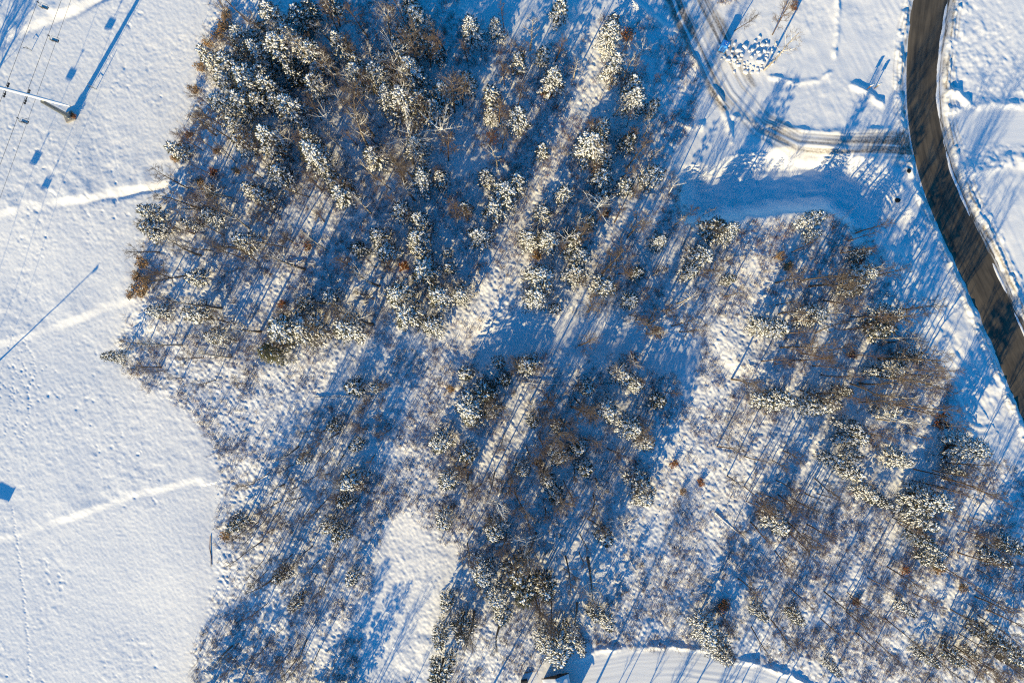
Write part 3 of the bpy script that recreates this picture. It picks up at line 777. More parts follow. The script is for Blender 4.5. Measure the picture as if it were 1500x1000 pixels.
def pine_look(r, k):
    if k == 'x': return 'dark thinly snowed pine'
    return ('small ' if r < 12 else 'broad ' if r > 20 else '') + 'snow-laden pine'
for i, e in enumerate(PINE_POS):
    vx, vy, r = e[:3]; k = e[3] if len(e) > 3 else ('s' if r < 13 else 'm' if r < 19 else 'l')
    kk = 's' if (k == 'x' and r < 11) else k
    h0, r0 = PH[k]
    sxy = max(.62, min(1.6, r * S * 1.12 / r0)) * rnd.uniform(.95, 1.05)
    sz = max(.5, min(1.2, (24 + 2.9 * r) * S / h0)) * rnd.uniform(.92, 1.1)
    hpx = h0 * sz / S
    bx, by = plan(vx, vy, hpx * .5)
    ms = PINES[k][rnd.randrange(len(PINES[k]))]
    off_edge = 'just beyond the lower edge of ' if vy > 1010 else ''
    lab = NOTABLE.get((vx, vy)) or (f'pine {off_edge}the picture, {vx / 15:.1f}% across' if off_edge else None) or f'{pine_look(r, k)} in {place(vx, vy)}, {whereabouts(vx, vy)}'
    if lab in used_labels: lab = lab.replace('pine in', 'pine close by in')
    used_labels.add(lab)
    put_tree('pine_tree', ms, P(bx, by, -.1), (sxy, sxy, sz), rnd.uniform(0, 6.28), lab, 'pine', 'snow-covered pines of the woodland', (rnd.uniform(-.03, .03), rnd.uniform(-.03, .03)))
    taken.append((bx, by, r))

LOOK = dict(old='thick-limbed white bare tree', big='spreading grey bare tree', snowy='bare tree with snow-white limbs', slim='slender bare tree', mid='grey leafless tree', brown='bushy brown leafless tree', birch='pale-limbed bare tree', russet='tree with dead russet leaves')
KINDN = dict(slim='young_tree', brown='twiggy_tree', russet='oak_tree', birch='birch_tree')
bare_n = 0
def put_bare(vx, vy, k, base_given=False, off=False):
    global bare_n
    ms = BARE[k][rnd.randrange(len(BARE[k]))]
    sz = rnd.uniform(.74, 1.08) * ((.62 if (vx < 660 and vy > 540) else .8) if k == 'slim' else .72 if (vx < 640 and vy > 540) else 1) * (.62 if (935 < vx < 1090 and vy < 440) else .8 if (880 < vx < 1000 and vy < 300) else 1.14 if (1180 < vx < 1400 and 330 < vy < 600) else 1); sxy = sz * rnd.uniform(.85, 1.2)
    hpx = BH[k] * sz / S
    bx, by = (vx, vy) if base_given else plan(vx, vy, hpx * .62)
    lab = NOTABLE.get((vx, vy))
    if not lab:
        lab = f'{LOOK[k]} in {place(vx, vy)}, {whereabouts(vx, vy)}'
        if off: lab = f'{LOOK[k]} just beyond the picture edge, {whereabouts(vx, vy)}'
        if lab in used_labels: lab = lab.replace(' in ', ' close by in ', 1)
    used_labels.add(lab)
    nm = KINDN.get(k, 'bare_tree')
    put_tree(nm, ms, P(bx, by, -.05), (sxy, sxy, sz), rnd.uniform(0, 6.28), lab, {'russet': 'oak', 'birch': 'birch', 'slim': 'young tree', 'brown': 'twiggy tree'}.get(k, 'bare tree'), 'leafless trees of the woodland', (rnd.uniform(-.05, .05), rnd.uniform(-.05, .05)))
    bare_n += 1
    taken.append((bx, by, 8))
def shades_lane(x, y, h):
    """would the shadow of a tree seen at (x, y) fall on a lane that lies in the sun?"""
    bx, by = plan(x, y, h * .62)
    t = np.linspace(0, 2.7 * h, 24); xs = bx + SH.x * t; ys = by - SH.y * t
    return bool(((pline(LANE_A, xs, ys)[0] < 17) & (ys > 15)).any() or (pline(LANE_B, xs, ys)[0] < 24).any() or (pline(LANE_C, xs, ys)[0] < 8).any() or (pline(LANE_D, xs, ys)[0] < 9).any())
for vx, vy, k in BARE_POS: put_bare(vx, vy, k)
used_v = [(a, b) for a, b, _ in BARE_POS]
for poly, n, kinds in ZONES:
    xs = [p[0] for p in poly]; ys = [p[1] for p in poly]; c = 0; tries = 0
    while c < n and tries < 12000:
        tries += 1
        x = rnd.uniform(min(xs), max(xs)); y = rnd.uniform(min(ys), max(ys))
        if not pip(poly, np.array([x]), np.array([y]))[0]: continue
        if forest_clear(np.array([x]), np.array([y]))[0]: continue
        if any((x - a) ** 2 + (y - b) ** 2 < 14 ** 2 for a, b in used_v): continue
        if float(rnoise(np.array([x]), np.array([y]), 62, 133)[0]) < -.18 and rnd.random() < .75: continue
        k = rnd.choice(kinds)
        if shades_lane(x, y, BH[k] * .9 / S) and rnd.random() < .93: continue
        used_v.append((x, y)); c += 1
        put_bare(x, y, k)
for x, y in OFF: put_bare(x, y, rnd.choice(('slim', 'mid', 'big')), True, True)

# ------------------------------------------------------------------ bushes with dead leaves
def make_bush(seed, leafm, w, h):
    r = random.Random(seed); st = MB(); lf = MB()
    for i in range(26):
        az = r.uniform(0, 6.28); rr = w * math.sqrt(r.random()) * .8
        b = Vector((math.cos(az) * rr * .5, math.sin(az) * rr * .5, -.1)); q = Vector((math.cos(az) * rr * 1.1, math.sin(az) * rr * 1.1, h * r.uniform(.55, 1)))
        st.spike(b, q, .025)
        for _ in range(16):
            c = b.lerp(q, r.uniform(.35, 1)) + Vector((r.uniform(-.18, .18), r.uniform(-.18, .18), r.uniform(-.1, .15)))
            a = Vector((r.uniform(-1, 1), r.uniform(-1, 1), r.uniform(-.6, .6))).normalized() * r.uniform(.12, .24)
            bb = a.cross(Vector((r.uniform(-1, 1), r.uniform(-1, 1), r.uniform(-1, 1)))).normalized() * r.uniform(.04, .08)
            lf.add([c, c + a * .5 + bb, c + a, c + a * .5 - bb], [(0, 1, 2, 3)])
    return st.mesh('bush_stems', M['twig']), lf.mesh('bush_leaves', M[leafm])
BUSH = {k: [make_bush(300 + 10 * i + j, k, 1.0, 1.5) for j in range(2)] for i, k in enumerate(('tan', 'orange', 'russet'))}
BUSH_POS = [(325,36,'tan',1.6),(318,50,'tan',1.2),(204,425,'tan',1.7),(198,405,'tan',1.3),(212,410,'tan',1.3),(190,432,'tan',1.1),(309,282,'tan',1.4),(298,276,'tan',1.1),(450,360,'orange',1.2),(590,390,'orange',1.3),(411,445,'orange',1.0),
 (920,50,'orange',1.5),(803,133,'russet',1.5),(889,312,'orange',1.2),(787,375,'tan',1.1),(965,487,'russet',1.4),(987,680,'orange',1.2),(1027,706,'orange',1.0),(1380,617,'russet',2.0),(1388,662,'russet',1.6),(790,680,'russet',1.2),
 (1375,832,'tan',1.3),(1060,888,'orange',1.3),(1255,882,'russet',1.1),(108,170,'orange',.7),(1155,390,'tan',1.3),(1142,375,'tan',1.0),(1260,380,'russet',1.2),(315,220,'tan',.9),(330,785,'tan',1.2),(1410,860,'tan',1.0),
 (1250,520,'russet',1.0),(1325,835,'orange',1.0),(660,570,'tan',1.0),(1165,8,'russet',1.0),(1000,720,'tan',.9),(303,62,'tan',1.3),(292,96,'tan',1.2),(284,130,'tan',1.0),(276,196,'russet',1.0),(255,232,'tan',1.0),(262,215,'russet',.9),(222,345,'tan',1.0),(207,385,'tan',1.4),(330,20,'tan',1.2),(290,265,'tan',1.0),(310,250,'russet',1.0),(345,250,'tan',1.0)]
for vx, vy, k, s in BUSH_POS:
    bx, by = plan(vx, vy, 1.2 * s / S * .6)
    root = bpy.data.objects.new('bush', None); col.objects.link(root)
    root.location = P(bx, by); root.rotation_euler = (0, 0, rnd.uniform(0, 6.28)); root.scale = (s, s * rnd.uniform(.7, 1.1), s * rnd.uniform(.7, 1))
    where = 'foot of the lift tower' if (vx, vy) == (108, 170) else place(vx, vy)
    tag(root, f'{ {"tan": "tan dry", "orange": "orange-leaved", "russet": "rust-red"}[k] } bush at {where}, {whereabouts(vx, vy)}', 'bush', 'bushes holding dead leaves')
    st, lf = BUSH[k][rnd.randrange(2)]
    link('stems', st, root); link('leaves', lf, root)

# ------------------------------------------------------------------ undergrowth nobody could count
rs = np.random.RandomState(9)
def bil(A, x, y):
    ix = np.clip(np.searchsorted(AX, x) - 1, 0, nx - 2); iy = np.clip(np.searchsorted(AY, y) - 1, 0, ny - 2)
    fx = (x - AX[ix]) / (AX[ix + 1] - AX[ix]); fy = (y - AY[iy]) / (AY[iy + 1] - AY[iy])
    return (A[iy, ix] * (1 - fx) + A[iy, ix + 1] * fx) * (1 - fy) + (A[iy + 1, ix] * (1 - fx) + A[iy + 1, ix + 1] * fx) * fy
def scatter(n, thr=.6, dens=None):
    x = rs.uniform(-60, 1560, n); y = rs.uniform(-60, 1060, n)
    k = bil(w_rough, x, y) > thr
    k &= road_far(x, y)
    if dens is not None: k &= rs.rand(n) < dens(x, y)
    return x[k], y[k]
def road_far(x, y): return pline(rc, x, y)[0] > 34
def tri_mesh(name, V, mats, mi):
    n = len(V) // 3
    me = bpy.data.meshes.new(name)
    me.vertices.add(n * 3); me.vertices.foreach_set('co', V.astype(np.float32).ravel())
    me.loops.add(n * 3); me.loops.foreach_set('vertex_index', np.arange(n * 3, dtype=np.int32))
    me.polygons.add(n); me.polygons.foreach_set('loop_start', np.arange(0, n * 3, 3, dtype=np.int32))
    for m in mats: me.materials.append(m)
    me.polygons.foreach_set('material_index', mi.astype(np.int32))
    me.update(calc_edges=True)
    return me
def blades(x, y, z0, per, hmin, hmax, spread, width, clump=.25):
    n = len(x); m = n * per
    bx = np.repeat((x - 750) * S, per) + rs.normal(0, clump, m); by = np.repeat((500 - y) * S, per) + rs.normal(0, clump, m); bz = np.repeat(z0, per) - .05
    hh = rs.uniform(hmin, hmax, m); az = rs.uniform(0, 6.283, m); sp = np.abs(rs.normal(0, spread, m))
    tip = np.stack([bx + np.cos(az) * sp * hh, by + np.sin(az) * sp * hh, bz + hh], -1)
    wz = rs.uniform(0, 6.283, m); wx = np.cos(wz) * width; wy = np.sin(wz) * width
    a = np.stack([bx - wx, by - wy, bz], -1); b = np.stack([bx + wx, by + wy, bz], -1)
    return np.stack([a, b, tip], 1).reshape(-1, 3)
dn = lambda x, y: 1.0 * (.12 + .88 * smooth(-.35, .5, rnoise(x, y, 45, 120) + .5 * rnoise(x, y, 16, 121)))
x, y = scatter(66000, .45, dn)
V = blades(x, y, bil(Z, x, y), 11, .3, 1.15, .55, .026)
mi = np.repeat((rs.rand(len(x)) < .35).astype(int), 11)
tag(link('brush', tri_mesh('brush', V, [M['twig'], M['twig_red']], mi)), kind='stuff')
# thin saplings
x, y = scatter(5200, .6, dn)
keep = ~forest_clear(x, y) | (rs.rand(len(x)) < .06); x, y = x[keep], y[keep]
V = [blades(x, y, bil(Z, x, y), 2, 2.0, 5.0, .10, .026, .1)]
zz = bil(Z, x, y)
for lv in (.8, 1.4, 2.0, 2.6):
    V.append(blades(x, y, zz + lv, 3, .4, 1.0, .8, .014, .06))
V = np.concatenate(V)
tag(link('undergrowth', tri_mesh('undergrowth', V, [M['twig'], M['twig_red']], (rs.rand(len(V) // 3) < .3).astype(int))), kind='stuff')
# pads of snow caught on the brush
x, y = scatter(30000, .6, dn)
n = len(x); z = bil(Z, x, y)
c = np.stack([(x - 750) * S + rs.normal(0, .2, n), (500 - y) * S + rs.normal(0, .2, n), z + np.abs(rs.normal(.12, .25, n))], -1)
r1 = rs.uniform(.06, .19, n); az = rs.uniform(0, 6.283, n); asp = rs.uniform(.4, .9, n); hz = r1 * rs.uniform(.35, .6, n)
ca, sa = np.cos(az), np.sin(az)
ring = [np.stack([ca * r1, sa * r1, r1 * 0], -1), np.stack([-sa * r1 * asp, ca * r1 * asp, r1 * 0], -1), np.stack([-ca * r1, -sa * r1, r1 * 0], -1), np.stack([sa * r1 * asp, -ca * r1 * asp, r1 * 0], -1)]
top = c + np.stack([r1 * 0, r1 * 0, hz], -1); bot = c - np.stack([r1 * 0, r1 * 0, hz * .6], -1)
T = []
for k in range(4):
    a, b = c + ring[k], c + ring[(k + 1) % 4]
    T.append(np.stack([a, b, top], 1)); T.append(np.stack([b, a, bot], 1))
V = np.concatenate(T, 0).reshape(-1, 3)
tag(link('snow_on_brush', tri_mesh('snow_on_brush', V, [M['snow']], np.zeros(len(V) // 3))), kind='stuff')

# ------------------------------------------------------------------ fallen trunks
def fallen(vx1, vy1, vx2, vy2, r0, label, z1=.25, z2=.25, m='plast', name='fallen_trunk', stubs=4):
    mb = MB(); rr = random.Random(int(vx1 * 7 + vy1))
    a = P(*plan(vx1, vy1, z1 / S), 0); b = P(*plan(vx2, vy2, z2 / S), 0); a.z += z1; b.z += z2
    c = (a + b) / 2
    n = 7; pts = []
    for i in range(n):
        t = i / (n - 1); p = a.lerp(b, t) - c
        p += Vector((rr.uniform(-.08, .08), rr.uniform(-.08, .08), rr.uniform(-.03, .03)))
        pts.append(p)
    mb.tube(pts, [r0 * (1 - .55 * i / (n - 1)) for i in range(n)], 7)
    o = link(name, mb.mesh(name, M[m]), None, c); tag(o, label, 'fallen trunk', 'fallen trunks lying in the snow')
    br = MB()
    for _ in range(stubs):
        p, d = along(pts, rr.uniform(.3, .95))
        q = p + (d + Vector((rr.uniform(-1, 1), rr.uniform(-1, 1), rr.uniform(.1, .8)))).normalized() * rr.uniform(.5, 1.3)
        br.tube([p, q], [r0 * .3, .015], 4, False)
    if stubs: link('branch_stubs', br.mesh('branch_stubs', M[m]), o)
fallen(1047, 750, 1128, 822, .19, 'thick snow-capped fallen trunk running down the pale brushy lane', .12, .1, 'plast', 'fallen_trunk', 5)
fallen(962, 470, 1026, 428, .13, 'white leaning dead trunk beside the pale lane below the curved bank', .4, 3.5, 'birch')
fallen(915, 397, 972, 458, .12, 'thin dark leaning trunk in the blue streaked hollow', 2.0, .4, 'grey')
fallen(765, 560, 822, 563, .14, 'straight white fallen trunk at the foot of the middle stand', .3, .4, 'birch')
fallen(460, 582, 545, 583, .12, 'long thin fallen trunk across the lower wood edge', .3, .3, 'plast')
fallen(417, 384, 462, 386, .17, 'snow-covered fallen trunk in the wood before the pale lane', .3, .3, 'birch')
fallen(725, 798, 790, 782, .24, 'thick white trunk lying towards the old snow-plastered tree', .6, 2.2, 'birch')
fallen(1092, 533, 1108, 552, .10, 'short white broken pole at the pale lane edge', .3, .6, 'birch', 'fallen_trunk', 0)
fallen(1094, 565, 1110, 582, .10, 'white leaning pole just above the snow-laden pine row', .3, .6, 'birch', 'fallen_trunk', 0)
fallen(900, 675, 915, 690, .13, 'dark stubby fallen trunk in the streaked middle stand', .3, .4, 'grey', 'fallen_trunk', 1)
fallen(768, 985, 780, 982, .10, 'short dark log on the snow beside the cabin', .2, .2, 'grey', 'fallen_trunk', 0)
mb = MB(); a = P(309, 783, .12); b = P(310.5, 828, .12); c = (a + b) / 2
mb.tube([a - c, Vector((-.12, .4, .05)), Vector((.1, -.9, .02)), b - c], [.06, .07, .07, .05], 7)
tag(link('pipe', mb.mesh('pipe', M['rust']), None, c), 'thin rust-red pipe lying along the wood edge on the open slope', 'pipe')

# ------------------------------------------------------------------ boulders beside the driveway
def make_rock(seed):
    r = random.Random(seed); mb = MB(); vs = []; fs = []
    nu, nv = 9, 6
    off = [[1 + r.uniform(-.22, .22) for _ in range(nu)] for _ in range(nv + 1)]
    ax = (r.uniform(.8, 1.2), r.uniform(.7, 1.0), r.uniform(.55, .8))
    for j in range(nv + 1):
        th = math.pi * j / nv
        for i in range(nu):
            ph = 2 * math.pi * i / nu; k = off[j][i] if 0 < j < nv else 1
            vs.append(Vector((math.sin(th) * math.cos(ph) * ax[0] * k, math.sin(th) * math.sin(ph) * ax[1] * k, math.cos(th) * ax[2] * k)))
    for j in range(nv):
        for i in range(nu):
            i2 = (i + 1) % nu
            fs.append((j * nu + i, (j + 1) * nu + i, (j + 1) * nu + i2, j * nu + i2))
    mb.add(vs, fs); return mb.mesh('boulder', M['rock'])
ROCKS = [make_rock(400 + i) for i in range(5)]
rk = random.Random(31); spots = []
while len(spots) < 60:
    t = rk.random(); x = 1066 + t * 66 + rk.gauss(0, 7); y = 74 + 14 * math.sin(t * 3.1) + rk.gauss(0, 10)
    if all((x - a) ** 2 + (y - b) ** 2 > 17 for a, b in spots): spots.append((x, y))
spots.sort(key=lambda p: (p[0] - 1068) ** 2 + (p[1] - 76) ** 2)
for i, (x, y) in enumerate(spots):
    s = rk.choice((.24, .30, .36, .45)) * rk.uniform(.85, 1.15)
    o = link('boulder', ROCKS[i % 5], None, P(x, y, s * .1)); o.scale = (s, s, s * .8); o.rotation_euler = (0, 0, rk.uniform(0, 6.28))
    size = 'large' if s > .36 else 'small' if s < .26 else 'middling'
    lab = f'{size} snow-capped boulder in the heap by the blue toilet, {x/15:.1f}% across, {y/10:.1f}% down'
    tag(o, lab, 'boulder', 'boulders heaped beside the driveway')
for x, y, s, lab in ((1317, 293, .55, 'dark bare rock sticking out of the shaded snow beside the road'), (1330, 251, .42, 'dark rock at the foot of the driveway bank by the road')):
    o = link('rock', make_rock(int(x)), None, P(x, y, .1)); o.scale = (s * .8, s, s); o.data.materials[0] = M['darkrock']; tag(o, lab, 'rock')

# ------------------------------------------------------------------ portable toilet
root = link('portable_toilet', None, None, P(1058, 71.5)); root.rotation_euler = (0, 0, math.radians(-22))
tag(root, 'bright blue portable toilet beside the snowy driveway and boulders', 'portable toilet')
mb = MB(); mb.box((0, 0, .09), (1.15, 1.2, .18), 0, .03); link('skid_base', mb.mesh('skid_base', M['darksteel'], False), root)
mb = MB(); mb.box((0, 0, 1.13), (1.12, 1.14, 1.90), 0, .04)
for sx in (-.35, 0, .35): mb.box((sx, .578, 1.15), (.06, .03, 1.7))
link('cabin', mb.mesh('cabin', M['blue'], False), root)
mb = MB(); mb.box((0, -.585, 1.10), (.72, .05, 1.72), 0, .015); d = link('door', mb.mesh('door', M['bluedark'], False), root)
mb = MB(); mb.box((.28, -.63, 1.1), (.05, .06, .16)); link('handle', mb.mesh('handle', M['darksteel'], False), d)
mb = MB()
vs = [Vector((x * .62, y * .63, 2.08)) for x, y in ((-1, -1), (1, -1), (1, 1), (-1, 1))] + [Vector((x * .6, y * .61, 2.16)) for x, y in ((-1, -1), (1, -1), (1, 1), (-1, 1))] + [Vector((x * .34, y * .4, 2.30)) for x, y in ((-1, -1), (1, -1), (1, 1), (-1, 1))]
mb.add(vs, [(3, 2, 1, 0)] + [(r * 4 + k, r * 4 + (k + 1) % 4, r * 4 + 4 + (k + 1) % 4, r * 4 + 4 + k) for r in (0, 1) for k in range(4)] + [(8, 9, 10, 11)])
rf = link('roof', mb.mesh('roof', M['blue'], False), root)
mb = MB(); mb.tube([Vector((.38, .42, 2.2)), Vector((.38, .42, 2.48))], [.05, .05], 8); link('vent_pipe', mb.mesh('vent_pipe', M['darksteel']), rf)
mb = MB(); rr = random.Random(3)
for _ in range(5):
    p = Vector((rr.uniform(-.2, .2), rr.uniform(-.25, .25), 2.31)); mb.lump(p, p + Vector((rr.uniform(.1, .2), rr.uniform(-.1, .1), 0)), .07, .04, rr)
link('snow_patch', mb.mesh('snow_patch', M['snow']), rf)

# sign posts where the driveway meets the road
for x, y, m, lab in ((1270, 131, 'timber', 'snow-capped brown post on the mound by the driveway mouth'), (1282, 129, 'teal', 'teal sided post with snow cap beside the brown one')):
    root = link('sign_post', None, None, P(x, y)); tag(root, lab, 'sign post'); root.rotation_euler = (0, 0, .5)
    mb = MB(); mb.box((0, 0, .9), (.14, .14, 1.9), 0, .02); link('post', mb.mesh('post', M['timber'], False), root)
    mb = MB(); mb.box((0, .1, 1.45), (.9, .06, .6), 0, .015); link('board', mb.mesh('board', M[m], False), root)
    mb = MB(); mb.lump(Vector((-.55, .05, 1.84)), Vector((.55, .1, 1.84)), .16, .12, random.Random(int(x))); link('snow_cap', mb.mesh('snow_cap', M['snow']), root)

# ------------------------------------------------------------------ cabin at the bottom edge
cx, cy = 818, 1008
root = link('cabin', None, None, P(cx, cy, -.05)); root.rotation_euler = (0, 0, math.radians(12))
tag(root, 'small brown timber cabin with snow on its roof under the big pine', 'cabin')
mb = MB(); W_, D_, HW = 4.2, 5.0, 2.5
mb.box((0, 0, HW / 2), (W_, D_, HW))
for k in range(9): mb.box((-W_ / 2 + .25 + k * (W_ - .5) / 8, D_ / 2 + .012, HW / 2), (.05, .03, HW - .1))
wl = link('wall', mb.mesh('wall', M['timber'], False), root)
mb = MB()
def gable(mb, w, d, z0, rise, th):
    vs = [Vector((x, y, z)) for y in (-d / 2, d / 2 + .75) for x, z in ((-w / 2, z0), (0, z0 + rise), (w / 2, z0), (w / 2, z0 + th), (0, z0 + rise + th), (-w / 2, z0 + th))]
    fs = [(0, 1, 4, 5), (1, 2, 3, 4), (11, 10, 7, 6), (10, 9, 8, 7)] + [(k, 6 + k, 6 + (k + 1) % 6, (k + 1) % 6) for k in range(6)]
    mb.add(vs, fs)
gable(mb, W_ + .6, D_ + .7, HW - .1, .9, .12); rf = link('roof', mb.mesh('roof', M['tar'], False), root)
mb = MB(); nxs, nys = 22, 26; rr = np.random.RandomState(4); vs = []; fs = []
for j in range(nys + 1):
    for i in range(nxs + 1):
        u_, v_ = i / nxs * 2 - 1, j / nys * 2 - 1
        e = min(1, (1 - max(abs(u_), abs(v_))) * 6)
        xx, yy = u_ * (W_ + .5) / 2, v_ * (D_ + .45 + .75) / 2 + .37
        zz = HW + .03 + .9 * (1 - abs(xx) / (W_ / 2 + .3)) + e * (.16 + .05 * float(rnoise(np.array([xx * 9.]), np.array([yy * 9.]), 7, 5)[0]))
        vs.append(Vector((xx, yy, zz)))
for j in range(nys):
    for i in range(nxs):
        a = j * (nxs + 1) + i; fs.append((a, a + 1, a + nxs + 2, a + nxs + 1))
mb.add(vs, fs); link('snow_cover', mb.mesh('snow_cover', M['snow']), rf)
mb = MB(); mb.box((-.7, .8, HW + 1.0), (.5, .5, 1.2), 0, .02); link('chimney', mb.mesh('chimney', M['tar'], False), rf)
mb = MB(); mb.box((.7, D_ / 2 + .05, 1.0), (.85, .06, 1.95), 0, .01); d = link('door', mb.mesh('door', M['tar'], False), root)
mb = MB(); mb.box((.4, D_ / 2 + .11, 1.0), (.05, .06, .12)); link('handle', mb.mesh('handle', M['steel'], False), d)
root = link('storage_box', None, None, P(768, 996)); root.rotation_euler = (0, 0, .2); tag(root, 'dark storage box on the snow beside the cabin', 'storage box')
mb = MB(); mb.box((0, 0, .4), (1.1, .7, .8), 0, .02); link('case', mb.mesh('case', M['tar'], False), root)
mb = MB(); mb.box((0, 0, .84), (1.18, .78, .08), 0, .02); link('lid', mb.mesh('lid', M['darksteel'], False), root)

# ------------------------------------------------------------------ chairlift
TH = 75.0                                   # rope height above the slope in photo px
def V3(vx, vy, hpx, base=0.0):
    x, y = plan(vx, vy, hpx); return Vector((WX(x), WY(y), hpx * S + base))
tb = P(103, 172); top = V3(62, 149, TH - 1)
root = link('lift_tower', None, None, tb)
tag(root, 'grey steel chairlift tower with a snow-covered crossarm on the open slope', 'lift tower')
mb = MB(); t_ = top - tb
mb.tube([Vector((0, 0, -.2)), t_ * .5, t_], [.42, .36, .30], 16); pole = link('pole', mb.mesh('pole', M['steel']), root)
mb = MB(); mb.box((0, 0, .15), (1.7, 1.7, .5), .4, .06); link('footing', mb.mesh('footing', M['concrete'], False), root)
mb = MB(); sd = Vector((-.88, .475, 0))
for k in (-1, 1): mb.tube([Vector((.5 + .2 * k * .5, -.35 + k * .2, .3)), t_ + Vector((.42 + .2 * k * .5, -.25 + k * .2, -.3))], [.03, .03], 5)
for k in range(20):
    q = Vector((.5, -.35, .4)).lerp(t_ + Vector((.42, -.25, -.3)), k / 19); mb.tube([q + Vector((-.1, -.2, 0)), q + Vector((.1, .2, 0))], [.02, .02], 4)
link('ladder', mb.mesh('ladder', M['steel'], False), root)
e1 = V3(-24, 122, TH) - tb; e2 = V3(103, 156, TH) - tb
mb = MB(); dxy = (e2 - e1).normalized()
mb.tube([e1, (e1 + e2) * .5, e2 - dxy * 2.2, e2], [.22, .24, .22, .10], 10)
arm = link('crossarm', mb.mesh('crossarm', M['steel']), root)
mb = MB(); mb.tube([e1 + Vector((0, 0, .16)), (e1 + e2) * .5 + Vector((0, 0, .18)), e2 - dxy * 2.2 + Vector((0, 0, .16)), e2 + Vector((0, 0, .1))], [.24, .26, .23, .10], 10)
link('snow_cap', mb.mesh('snow_cap', M['snow']), arm)
ROPE_DIR = (V3(40, 135, TH) - V3(90, 0, TH)).normalized()
def sheaves(vx, vy):
    c = V3(vx, vy, TH) - tb + Vector((0, 0, -.35)); mb = MB()
    side = Vector((-ROPE_DIR.y, ROPE_DIR.x, 0))
    mb.tube([c - ROPE_DIR * 1.15, c + ROPE_DIR * 1.15], [.07, .07], 6)
    for k in (-1.1, -.7, .7, 1.1):
        p = c + ROPE_DIR * k; mb.tube([p - side * .07, p + side * .07], [.19, .19], 12)
    link('sheave_train', mb.mesh('sheave_train', M['darksteel'], False), root)
sheaves(7, 131); sheaves(37.5, 141)
def rope(v1, v2, hpx, r, name, label):
    d = ((v2[0] - v1[0]), (v2[1] - v1[1])); L = math.hypot(*d); u = (d[0] / L, d[1] / L)
    a = V3(v1[0] - u[0] * 420, v1[1] - u[1] * 420, hpx); b = V3(v1[0] + u[0] * 900, v1[1] + u[1] * 900, hpx); c = (a + b) / 2
    mb = MB(); mb.tube([a - c, Vector((0, 0, 0)), b - c], [r] * 3, 6); tag(link(name, mb.mesh(name, M['darksteel']), None, c), label, 'cable', 'cables of the chairlift')
rope((55, 3), (7, 131), TH - 3, .028, 'haul_rope', 'outer haul rope, farthest from the wood, over the tower')
rope((90, 0), (37.5, 141), TH - 3, .028, 'haul_rope', 'middle rope that carries two of the chairs')
rope((104, 0), (53.5, 141), TH - 3.5, .022, 'signal_cable', 'thin cable nearest the wood, running under the crossarm')
CH = 0
def make_chair():
    fr = MB(); hang = 1.75
    fr.tube([Vector((0, 0, 0)), Vector((.10, 0, -.35)), Vector((.45, 0, -.55)), Vector((.45, 0, -hang + .35)), Vector((.05, 0, -hang + .25))], [.045] * 5, 6)
    gp = MB(); gp.box((0, 0, -.03), (.14, .38, .16), 0, .03)
    se = MB(); se.box((0, 0, -hang), (.5, 1.2, .07), 0, .02)
    sn = MB(); sn.box((0, 0, -hang + .09), (.42, 1.05, .10), 0, .04)
    bk = MB(); bk.box((.30, 0, -hang + .42), (.06, 1.2, .6), 0, .02)
    bar = MB(); bar.tube([Vector((.28, -.62, -hang + .3)), Vector((-.42, -.60, -hang + .32)), Vector((-.42, .60, -hang + .32)), Vector((.28, .62, -hang + .3))], [.025] * 4, 5)
    bar.tube([Vector((-.42, 0, -hang + .32)), Vector((-.55, 0, -hang - .35))], [.022] * 2, 5); bar.tube([Vector((-.55, -.4, -hang - .35)), Vector((-.55, .4, -hang - .35))], [.022] * 2, 5)
    return [('hanger', fr.mesh('hanger', M['steel'])), ('grip', gp.mesh('grip', M['darksteel'], False)), ('seat', se.mesh('seat', M['darksteel'], False)), ('snow_pad', sn.mesh('snow_pad', M['snow'], False)), ('backrest', bk.mesh('backrest', M['darksteel'], False)), ('safety_bar', bar.mesh('safety_bar', M['steel']))]
CM = make_chair()
ca = math.atan2(ROPE_DIR.y, ROPE_DIR.x)
for vx, vy, lab in ((55, 3, 'lift chair on the outer rope beside the top slope trench'), (70.5, 52, 'lift chair on the middle rope just below the top slope trench'), (25.5, 173, 'lift chair on the middle rope on the near side of the lift tower'),
                    (-19, 292, 'empty lift chair farther down the middle rope, beyond the edge'), (-64, 412, 'lift chair low on the middle rope, well beyond the edge'), (-36, 252, 'lift chair on the outer rope beyond the edge'), (-81, 372, 'second lift chair on the outer rope beyond the edge')):
    o = link('lift_chair', None, None, V3(vx, vy, TH - 3) + Vector((0, 0, -.03))); o.rotation_euler = (0, 0, ca); tag(o, lab, 'lift chair', 'chairs of the chairlift')
    for nm, me in CM: link(nm, me, o)

# snowmaking poles
def marker(bx, by, tx, ty, h, label):
    a = P(bx, by); b = Vector((WX(tx), WY(ty), h)); mb = MB()
    root = link('snowmaking_mast', None, None, a); tag(root, label, 'snowmaking mast', None)
    mb.tube([Vector((0, 0, -.2)), b - a], [.10, .07], 8); link('mast', mb.mesh('mast', M['steel']), root)
    mb = MB(); d = (b - a).normalized(); q = b - a
    mb.tube([q - d * .1, q + d * .5], [.16, .22], 10); mb.box(q + Vector((0, 0, .05)), (1.0, .16, .16), .8); link('nozzle_head', mb.mesh('nozzle_head', M['darksteel'], False), root)
    mb = MB(); mb.tube([Vector((0, 0, .25)), (b - a) * .35 + Vector((.12, -.12, 0))], [.045, .045], 6); link('hose', mb.mesh('hose', M['darksteel']), root)
marker(-42, 566, 38, 590, 8.6, 'tilted snowmaking mast beyond the edge, throwing a long slanting shadow')
root = link('snow_gun', None, None, P(-50, 826)); root.rotation_euler = (0, 0, -.5); tag(root, 'fan snow gun on a post beyond the edge, throwing a blunt dark shadow', 'snow gun')
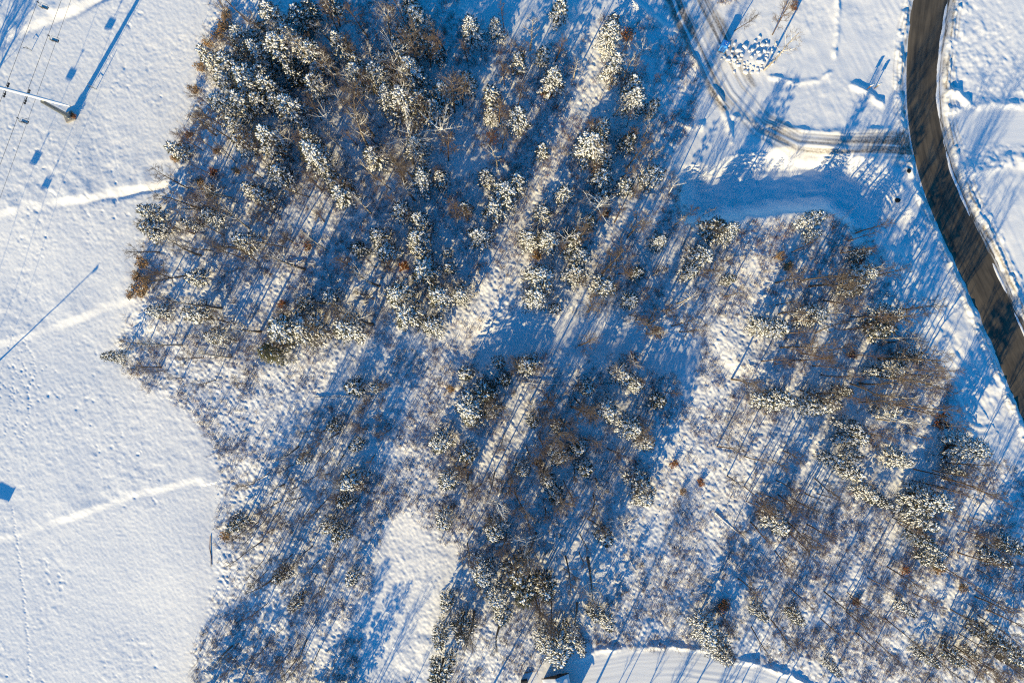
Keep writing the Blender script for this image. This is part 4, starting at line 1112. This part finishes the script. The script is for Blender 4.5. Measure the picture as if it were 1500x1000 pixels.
mb = MB(); mb.tube([Vector((0, 0, -.2)), Vector((0, 0, 4.2))], [.14, .11], 8); link('post', mb.mesh('post', M['steel']), root)
mb = MB(); mb.tube([Vector((-1.7, 0, 4.7)), Vector((-1.1, 0, 4.75)), Vector((1.4, 0, 4.85)), Vector((1.7, 0, 4.87))], [.36, .46, .42, .46], 16); link('barrel', mb.mesh('barrel', M['darksteel']), root)
for x, y, lab in ((140, 131, 'thin bent hydrant pole beside the lift tower shadow'), (45, 74, 'low hydrant pole by the top slope trench')):
    root = link('hydrant_pole', None, None, P(x, y)); tag(root, lab, 'hydrant pole', 'hydrant poles on the slope')
    mb = MB(); mb.tube([Vector((0, 0, -.2)), Vector((.06, .1, 2.6 if x > 100 else 1.5))], [.06, .045], 8); link('pole', mb.mesh('pole', M['steel']), root)
    mb = MB(); mb.tube([Vector((.02, .0, .9)), Vector((-.7, .15, 1.0))], [.05, .04], 8); mb.tube([Vector((-.7, .15, 1.0)), Vector((-.75, .1, .75))], [.05, .06], 8); link('valve_arm', mb.mesh('valve_arm', M['darksteel']), root)

# ------------------------------------------------------------------ light, sky, camera
sun = bpy.data.lights.new('sun', 'SUN'); sun.energy = 5.0; sun.angle = math.radians(.55); sun.color = (1.0, .81, .45)
so = link('sun', sun)
ldir = Vector((SH.x * math.cos(SUN_EL), SH.y * math.cos(SUN_EL), -math.sin(SUN_EL)))
so.rotation_euler = ldir.to_track_quat('-Z', 'Y').to_euler(); so.location = (0, 0, 80)
w = bpy.data.worlds.new('World'); scene.world = w; w.use_nodes = True
nt = w.node_tree; bg = nt.nodes['Background']
sky = nt.nodes.new('ShaderNodeTexSky'); sky.sky_type = 'NISHITA'; sky.sun_disc = False
sky.sun_elevation = SUN_EL; sky.sun_rotation = math.atan2(-SH.x, -SH.y)
sky.altitude = 600; sky.air_density = 1.0; sky.dust_density = .3; sky.ozone_density = 3.0
hs = nt.nodes.new('ShaderNodeHueSaturation'); hs.inputs['Saturation'].default_value = 1.47
nt.links.new(sky.outputs[0], hs.inputs['Color']); nt.links.new(hs.outputs[0], bg.inputs['Color'])
bg.inputs['Strength'].default_value = .135
cam = bpy.data.cameras.new('camera'); cam.lens = 24; cam.sensor_width = 36; cam.clip_end = 5000; cam.clip_start = 1
co = link('camera', cam); co.location = (0, 0, H); co.rotation_euler = (0, 0, 0); scene.camera = co
vs_ = scene.view_settings; vs_.view_transform = 'Standard'; vs_.look = 'None'; vs_.exposure = .65; vs_.gamma = 1
scene.render.engine = 'CYCLES'
scene.cycles.max_bounces = 6; scene.cycles.diffuse_bounces = 2; scene.cycles.use_denoising = False; scene.cycles.pixel_filter_type = 'BLACKMAN_HARRIS'; scene.cycles.filter_width = 1.15
print('trees', len(PINE_POS), bare_n, 'verts', allv.shape)
